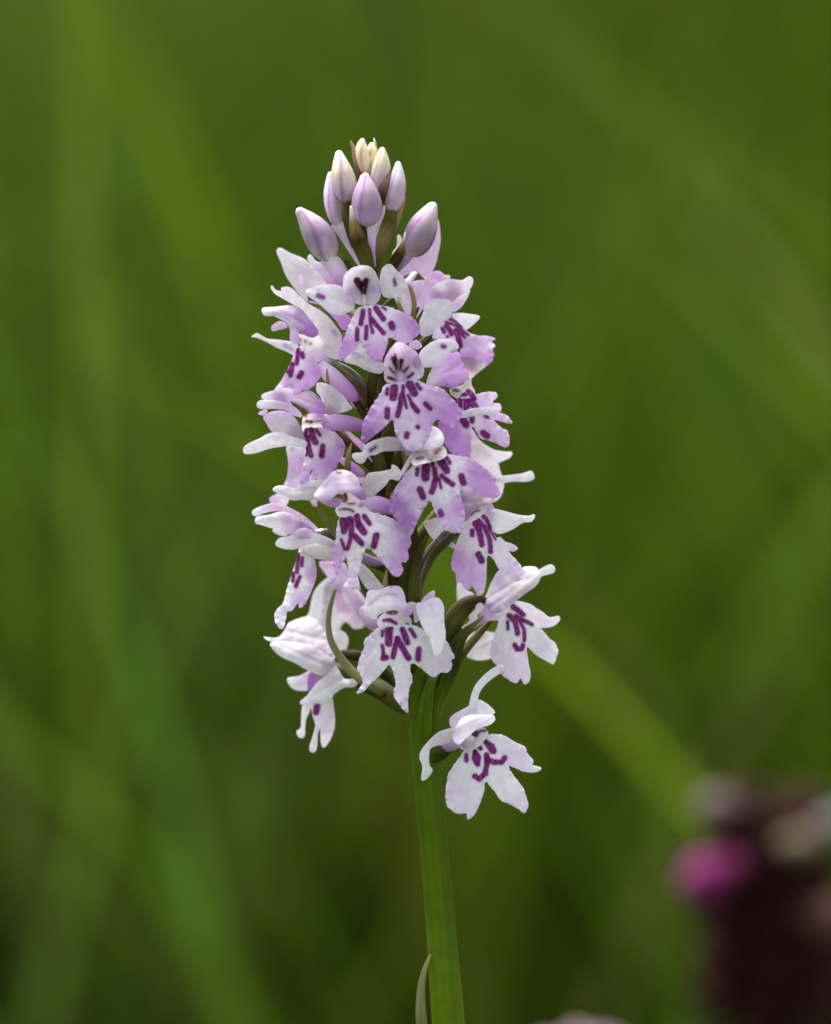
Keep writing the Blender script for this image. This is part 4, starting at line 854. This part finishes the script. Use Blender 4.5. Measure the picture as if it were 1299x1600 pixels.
sh('lip', D4, [(300, 490), (400, 475), (500, 410), (560, 500), (620, 645), (660, 640), (715, 690), (790, 715), (838, 762), (800, 792), (750, 790), (820, 870), (880, 950), (892, 1060), (820, 1095), (760, 1035), (660, 985), (590, 870), (535, 835), (525, 950), (520, 1090), (492, 1210), (430, 1235), (385, 1150), (330, 1185), (270, 1122), (220, 1090), (208, 1020), (168, 960), (168, 860), (220, 700), (270, 590)],
   [(420, 490, 12), (830, 770, -20), (860, 1060, -4), (440, 1220, 30), (180, 900, 8), (460, 750, 26)],
   [(420, 520, 'W'), (400, 720, 'W'), (600, 740, 'W'), (700, 800, 'W'), (220, 900, 'L'), (300, 1100, 'L'), (450, 1150, 'L'), (800, 1020, 'P'), (790, 760, 'K')], bulge=5, frill=.4, veinc=(430, 440),
   spots=[([(378, 580), (380, 625)], 42), ([(405, 500), (450, 580), (478, 720)], 54), ([(440, 475), (520, 570), (555, 680), (565, 790)], 44), ([(490, 420), (530, 470), (560, 550)], 46), ([(555, 560), (615, 668)], 16), ([(440, 820), (475, 885)], 56)], **LIP)
tb('ovary', I, [(725, 815, -4, 16), (700, 838, -12, 22), (672, 868, -20, 21), (655, 905, -20, 22), (648, 950, -14, 18)], 'BBBDO', M_GLOSS, twist=3)
tb('bract', I, [(668, 838, 6, 5), (655, 870, 4, 11), (648, 910, 0, 17), (648, 955, -6, 17)], 'OBOD', flat=.5)

# ---- F16: lowest right flower
sh, tb = flower((712, 1158), 36, 1190, r0=16, r1=16, cols='EDD')
sh('sepal', I, [(788, 1048), (770, 1060), (755, 1074), (748, 1088), (745, 1110), (733, 1112), (735, 1092), (742, 1072), (756, 1055), (772, 1043), (785, 1038)], [(785, 1045, -20), (738, 1108, 0)], 'W', bulge=3, d0=48)
sh('petal', D8, [(368, 275), (400, 220), (540, 138), (630, 78), (720, 118), (788, 185), (765, 215), (650, 215), (560, 220), (480, 250), (425, 335), (385, 335)], [(380, 290, 10), (780, 190, 6)], [(400, 260, 'P'), (640, 130, 'W'), (760, 190, 'W')], bulge=6)
sh('hood', D8, [(395, 400), (420, 310), (480, 230), (560, 198), (650, 202), (760, 212), (793, 262), (740, 312), (660, 333), (600, 368), (560, 405), (510, 445), (465, 490), (415, 470)], [(410, 420, 12), (780, 260, 12), (560, 400, 30)], [(440, 400, 'P'), (560, 250, 'P'), (720, 260, 'W'), (520, 380, 'W')], bulge=12)
sh('sepal', D8, [(405, 345), (415, 445), (320, 492), (205, 522), (182, 600), (187, 680), (216, 730), (170, 800), (122, 828), (108, 800), (120, 690), (93, 620), (110, 540), (180, 455), (250, 388), (330, 352)], [(400, 390, 0), (180, 500, 24), (130, 800, 16)], [(380, 400, 'G'), (120, 620, 'W'), (150, 770, 'W')], bulge=5)
tb('spur', D8, [(450, 470, -2, 90), (380, 505, -8, 105), (300, 530, -14, 70)], 'PFV', M_PETAL)
sh('throat', D8, [(440, 470), (540, 400), (600, 350), (680, 330), (730, 390), (700, 440), (620, 530), (520, 540), (470, 530)], [(460, 490, 14), (720, 380, 10), (600, 385, 4)], [(560, 450, 'C'), (680, 380, 'W'), (470, 500, 'P')], bulge=5, h=1.9, wave=.5,
   spots=[([(590, 385), (610, 395)], 56, 'r'), ([(630, 385), (660, 365), (705, 362)], 18, 's'), ([(470, 490), (520, 520)], 16, 'F', 3)])
tb('column', D8, [(520, 440, 24, 50), (550, 445, 27, 88), (580, 450, 24, 60)], 'CCC', M_PETAL)
sh('lip', D8, [(478, 590), (520, 520), (600, 520), (680, 430), (740, 398), (860, 403), (960, 460), (1060, 508), (1090, 580), (1145, 640), (1140, 680), (1212, 700), (1200, 737), (1120, 752), (1020, 732), (915, 688), (980, 800), (1050, 890), (1080, 980), (1097, 1060), (1060, 1125), (1000, 1085), (920, 1042), (840, 1003), (780, 920), (702, 838), (690, 920), (650, 1040), (600, 1140), (543, 1183), (520, 1130), (450, 1133), (380, 1092), (338, 1040), (338, 900), (358, 770), (430, 650)],
   [(620, 520, 12), (1190, 715, -10), (1070, 1100, 10), (540, 1160, 22), (350, 950, 2), (700, 700, 22)],
   [(620, 560, 'W'), (760, 760, 'W'), (560, 760, 'W'), (420, 950, 'P'), (560, 1100, 'P'), (980, 600, 'P'), (1040, 1020, 'P'), (850, 850, 'W')], bulge=4, frill=.4, veinc=(640, 440),
   spots=[([(605, 555), (590, 620), (625, 675)], 30), ([(605, 555), (645, 610), (635, 675)], 28), ([(620, 590), (625, 640)], 22, 's', 3), ([(700, 470), (760, 560), (780, 560)], 32), ([(715, 465), (770, 500), (790, 550)], 26), ([(740, 510), (765, 530)], 20, 's', 3),
          ([(712, 590), (718, 650)], 46), ([(720, 640), (700, 760), (640, 810), (605, 785)], 44), ([(715, 625), (780, 655), (850, 655), (880, 615)], 44), ([(525, 590), (525, 640)], 30), ([(640, 510), (660, 530)], 30)], **LIP)
# large olive bract hugging the stem below it
tube(orchid, 'bract', E3, [(690, 60, 20, 40), (620, 160, 24, 90), (570, 330, 26, 130), (545, 520, 24, 150), (540, 720, 18, 160), (560, 940, 6, 150)], 'gEEEE', flat=.5)
tube(orchid, 'bract', E3, [(230, 130, 10, 40), (330, 260, 14, 110), (400, 420, 10, 160), (440, 600, 6, 150)], 'DDOE', flat=.5)

# ---- brown bracts and ovaries inside the spike
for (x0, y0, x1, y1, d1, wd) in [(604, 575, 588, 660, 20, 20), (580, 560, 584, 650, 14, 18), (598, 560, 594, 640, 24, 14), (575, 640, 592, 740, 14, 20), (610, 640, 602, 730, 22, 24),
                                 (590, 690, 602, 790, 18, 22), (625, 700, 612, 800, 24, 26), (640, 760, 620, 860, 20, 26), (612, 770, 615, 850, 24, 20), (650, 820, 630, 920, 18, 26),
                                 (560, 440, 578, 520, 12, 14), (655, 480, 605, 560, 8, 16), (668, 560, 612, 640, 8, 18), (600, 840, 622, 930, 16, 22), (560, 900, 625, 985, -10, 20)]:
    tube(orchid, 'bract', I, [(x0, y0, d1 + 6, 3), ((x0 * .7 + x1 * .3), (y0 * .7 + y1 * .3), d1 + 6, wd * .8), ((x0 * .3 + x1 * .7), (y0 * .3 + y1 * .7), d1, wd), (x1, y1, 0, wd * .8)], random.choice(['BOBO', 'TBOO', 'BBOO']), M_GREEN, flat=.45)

# ---- buds at the top; mauve lower part has shading put into its colour
def bud(tip, mid, base, wd, d, cols, spots=(), ov=None, ovc='OO', br=None, brc='TB'):
    """tip, widest point, base in K1 crop units"""
    t, m_, b_ = np.array(tip, float), np.array(mid, float), np.array(base, float)
    path = []
    for f, r in [(0, .21), (.03, .31), (.10, .43), (.22, .64), (.40, .89), (.60, 1.0), (.80, .93), (.93, .70), (1, .46)]:
        q = t * (1 - f) ** 2 + 2 * f * (1 - f) * (2 * m_ - .5 * (t + b_)) + b_ * f * f
        path.append((q[0], q[1], 3 * math.sin(f * 3), wd * r))
    o = tube(orchid, 'bud', K1, path, cols, M_BUD, d0=d, sides=36, n=7, lobes=1, twist=1.0, streak=.55, spots=spots)
    if ov: tube(o, 'ovary', K1, ov, ovc, M_BUD if ovc[0] in 'PKNWL' else M_GREEN, d0=d, twist=3, lobes=1)
    if br:
        for bb, bc in br: tube(o, 'bract', K1, bb, bc, M_GREEN, d0=d, flat=.4)
    return o
bud((588, 36), (580, 150), (614, 310), 118, 0, 'yyYYY')
bud((655, 66), (655, 150), (640, 290), 100, -8, 'CYYY', br=[([(488, 52, 6, 10), (515, 110, 10, 34), (545, 220, 14, 66), (580, 340, 10, 60), (610, 460, 0, 40)], 'TddBB'), ([(672, 32, -6, 10), (685, 90, -4, 26), (695, 160, -6, 36)], 'NTT')])
bud((738, 106), (728, 260), (690, 430), 150, 10, 'yyybN', br=[([(790, 260, 4, 20), (765, 370, 12, 64), (730, 480, 12, 74), (700, 620, 2, 50)], 'ddBB')])
bud((398, 132), (430, 330), (462, 515), 188, 14, 'NNybb', spots=[(440, 305, 14, 'F')], ov=[(460, 500, 0, 70), (470, 600, -4, 74), (500, 760, -8, 60), (600, 980, -10, 40)], ovc='OOB')
bud((333, 296), (345, 500), (392, 710), 132, -6, 'NKKbN', ov=[(380, 690, -2, 90), (440, 780, -2, 95), (510, 900, -4, 70), (566, 1020, -6, 40)], ovc='NKKP', br=[([(338, 318, 16, 10), (385, 430, 18, 30), (430, 560, 18, 46), (460, 700, 12, 50), (520, 880, 6, 50)], 'NddBO')])
bud((604, 310), (614, 520), (620, 705), 236, 44, 'NbbaaLb', ov=[(630, 690, -6, 110), (645, 780, -8, 84), (655, 900, -12, 60), (670, 1030, -30, 40)], ovc='PPLF', br=[([(492, 560, 6, 16), (515, 680, 8, 70), (550, 820, 6, 120), (600, 950, -4, 120), (640, 1060, -20, 80)], 'NTBOO'), ([(590, 680, 2, 60), (590, 760, 0, 60), (610, 860, -6, 50)], 'BBB')])
bud((862, 216), (850, 400), (806, 596), 146, 14, 'WNNbbN', ov=[(810, 580, 0, 80), (790, 680, 0, 120), (745, 820, 0, 110), (700, 980, -4, 60), (690, 1080, -12, 40)], ovc='OOTOO', br=[([(914, 425, -6, 8), (895, 540, -4, 30), (850, 680, 0, 44), (780, 840, 2, 40)], 'NTTO'), ([(745, 560, 2, 40), (720, 680, 2, 66), (690, 800, 0, 50)], 'CCN')])
bud((80, 585), (225, 770), (320, 975), 234, 10, 'WbbabN', spots=[(285, 820, 22, 'F')], ov=[(310, 960, -2, 130), (370, 1040, -4, 140), (430, 1130, -8, 120), (520, 1240, -14, 70)], ovc='NPLB', br=[([(405, 935, 4, 14), (450, 990, 4, 34), (500, 1050, 0, 40), (580, 1150, -8, 40)], 'TBOO')])
bud((1142, 540), (1050, 735), (955, 935), 236, 24, 'NNbaab', ov=[(950, 920, -2, 90), (900, 990, -8, 80), (820, 1080, -16, 60)], ovc='LFB', br=[([(915, 765, 14, 12), (905, 850, 14, 44), (870, 930, 10, 80), (830, 1000, 2, 84), (720, 1140, -14, 60)], 'NTBBO')])
# opening flower behind the right bud
sh, tb = flower((650, 425), -22, 500, cols='OOP')
sh('sepal', K1, [(815, 930), (870, 860), (960, 780), (1080, 700), (1165, 655), (1192, 780), (1182, 900), (1135, 1060), (1060, 1095), (985, 1070), (900, 1110), (860, 1060), (830, 990)], [(830, 930, 0), (1170, 680, -14), (900, 1090, 6)], [(1150, 760, 'K'), (950, 1000, 'K'), (900, 1060, 'P'), (840, 930, 'W')], bulge=10)
sh('sepal', K1, [(820, 935), (850, 870), (855, 785), (885, 800), (890, 870), (860, 940)], -6, 'w', bulge=3)
sh('lip', C4, [(230, 105), (330, 100), (430, 86), (490, 128), (532, 128), (540, 165), (450, 195), (390, 225), (310, 190)], [(240, 110, 0), (530, 150, 6)], [(280, 120, 'W'), (430, 130, 'K'), (400, 180, 'K'), (520, 150, 'W')], bulge=4, spots=[([(370, 120), (430, 180)], 14, 'L', 4), ([(440, 150), (510, 160)], 14, 'L', 4)], h=2.2)

# ------------------------------------------------------------------ self-heal plants behind, out of focus
def lathe(name, prof, cols, sides=10, bend=0.0):
    V, C, F = [], [], []
    for i, (z, r) in enumerate(prof):
        for j in range(sides):
            a = 2 * math.pi * j / sides
            V.append((r * math.cos(a) + bend * z * z, r * math.sin(a), z)); C.append(cols[i])
    n = len(prof)
    for i in range(n - 1):
        for j in range(sides):
            k = (j + 1) % sides
            F.append([i * sides + j, i * sides + k, (i + 1) * sides + k, (i + 1) * sides + j])
    F.append(list(range(sides))[::-1]); F.append([(n - 1) * sides + j for j in range(sides)])
    me = bpy.data.meshes.new(name); me.from_pydata(V, [], F)
    at = me.color_attributes.new('Col', 'FLOAT_COLOR', 'POINT')
    c4 = np.ones((len(V), 4), np.float32); c4[:, :3] = C; at.data.foreach_set('color', c4.ravel())
    me.polygons.foreach_set('use_smooth', [True] * len(me.polygons)); me.materials.append(M_SELF)
    return me
dkc = [(.010, .010, .003), (.022, .010, .005), (.034, .012, .008), (.042, .013, .012), (.03, .009, .008)]
CALYX = lathe('calyx', [(0, .0008), (.002, .0018), (.005, .0024), (.008, .0022), (.0092, .0012)], dkc, 10, 30)
def floret_mesh(c, size):
    c = np.array(c)
    me = lathe('floret', [(0, .0009 * size), (.003 * size, .0014 * size), (.006 * size, .0022 * size), (.0085 * size, .0027 * size), (.0105 * size, .0022 * size), (.0118 * size, .0010 * size)],
               [c * .6, c * .8, c, c, c, c * 1.05], 12, 22 / size)
    return me
def place(me, name, parent, loc, direc, roll=0.0):
    o = bpy.data.objects.new(name, me); col.objects.link(o); o.parent = parent
    q = Vector(direc).to_track_quat('Z', 'Y')
    o.rotation_euler = q.to_euler(); o.location = Vector(loc) - Vector(BASES[parent.name]); return o

def selfheal(top, label, florets, rad=.0085, height=.030, seed=0, leaves=True):
    r = np.random.default_rng(seed)
    top = np.array(top); bx = np.array([top[0] + .010, top[1] + .008, -.002])
    e = empty('selfheal_plant', bx)
    tag(e, label, 'wildflower', 'selfheal plants behind the orchid')
    hb = top - np.array([0, 0, height])
    wtube(e, 'stem', [bx, bx * .5 + hb * .5 + np.array([.004, 0, 0]), hb, top - np.array([0, 0, .004])], [.0018, .0016, .0017, .0015], [(.03, .035, .012), (.028, .016, .012), (.02, .012, .01)], M_SELF, 8)
    rows = 6
    for i in range(rows):
        z = hb[2] + height * (i + .2) / rows * .9
        m = 9 if i < rows - 1 else 6
        for j in range(m):
            a = 2 * math.pi * (j + .5 * (i % 2)) / m + r.normal(0, .06)
            out = np.array([math.cos(a), math.sin(a), 0])
            tilt = .55 + .9 * i / rows
            o = place(CALYX, 'calyx', e, np.array([hb[0], hb[1], z]) + out * .0028, out * 1.0 + np.array([0, 0, tilt]))
            s_ = (rad / .0105) * (1.0 - .28 * (i / rows) ** 3); o.scale = (s_ * 1.15, s_ * 1.15, s_)
    for k, (pt, c, size) in enumerate(florets):
        pt = np.array(pt); v = pt - np.array([hb[0], hb[1], pt[2]]); v /= np.linalg.norm(v) + 1e-9
        o = place(floret_mesh(c, size), 'floret', e, pt - (v + np.array([0, 0, .2])) * .007 * size, v + np.array([0, 0, .25]))
    if leaves:
        for k in range(2):
            a = r.uniform(0, 6.28) if seed else (math.pi * k + .4)
            blade(e, 'leaf', hb + np.array([0, 0, -.004]), (math.cos(a), math.sin(a), 0), .026, .012, (.25, .5), (.022, .040, .010), M_SELF, 0, seed + k, .15)
        for k in range(4):
            a = k * math.pi / 2 + .7
            blade(e, 'leaf', bx * (.45 + .2 * (k // 2)) + hb * (.55 - .2 * (k // 2)), (math.cos(a), math.sin(a), 0), .034, .015, (.2, .5), (.025, .045, .010), M_SELF, 0, seed + k + 5, .15)
    return e
dd = -.215 / PX
Q = lambda x, y, off=0.0: P(x, y, dd + off / PX)
selfheal(Q(1205, 1222), 'dark purple selfheal head with magenta and pale florets beside the orchid stem',
         [(Q(1118, 1262, .004), (.17, .125, .13), .9), (Q(1100, 1378, .005), (.20, .024, .12), 1.4), (Q(1132, 1362, .006), (.12, .016, .06), 1.1), (Q(1233, 1322, .010), (.20, .15, .10), .8), (Q(1300, 1292, .004), (.26, .23, .23), .75), (Q(1275, 1440, .006), (.12, .06, .05), 1.1)], .0105, .036, 0)
dd = -.235 / PX
selfheal(Q(1262, 1475), 'short brownish selfheal head tucked below the taller dark one',
         [(Q(1240, 1510, .008), (.13, .095, .08), 1.0), (Q(1300, 1470, .008), (.12, .055, .045), 1.0)], .0095, .030, 3)
dd = -.150 / PX
selfheal(Q(895, 1680), 'selfheal with pale pink florets low by the orchid stem',
         [(Q(885, 1636, .006), (.20, .14, .15), 1.0), (Q(915, 1646, .004), (.22, .15, .17), 1.0), (Q(850, 1650, .004), (.22, .15, .17), 1.0)], .008, .024, 5)
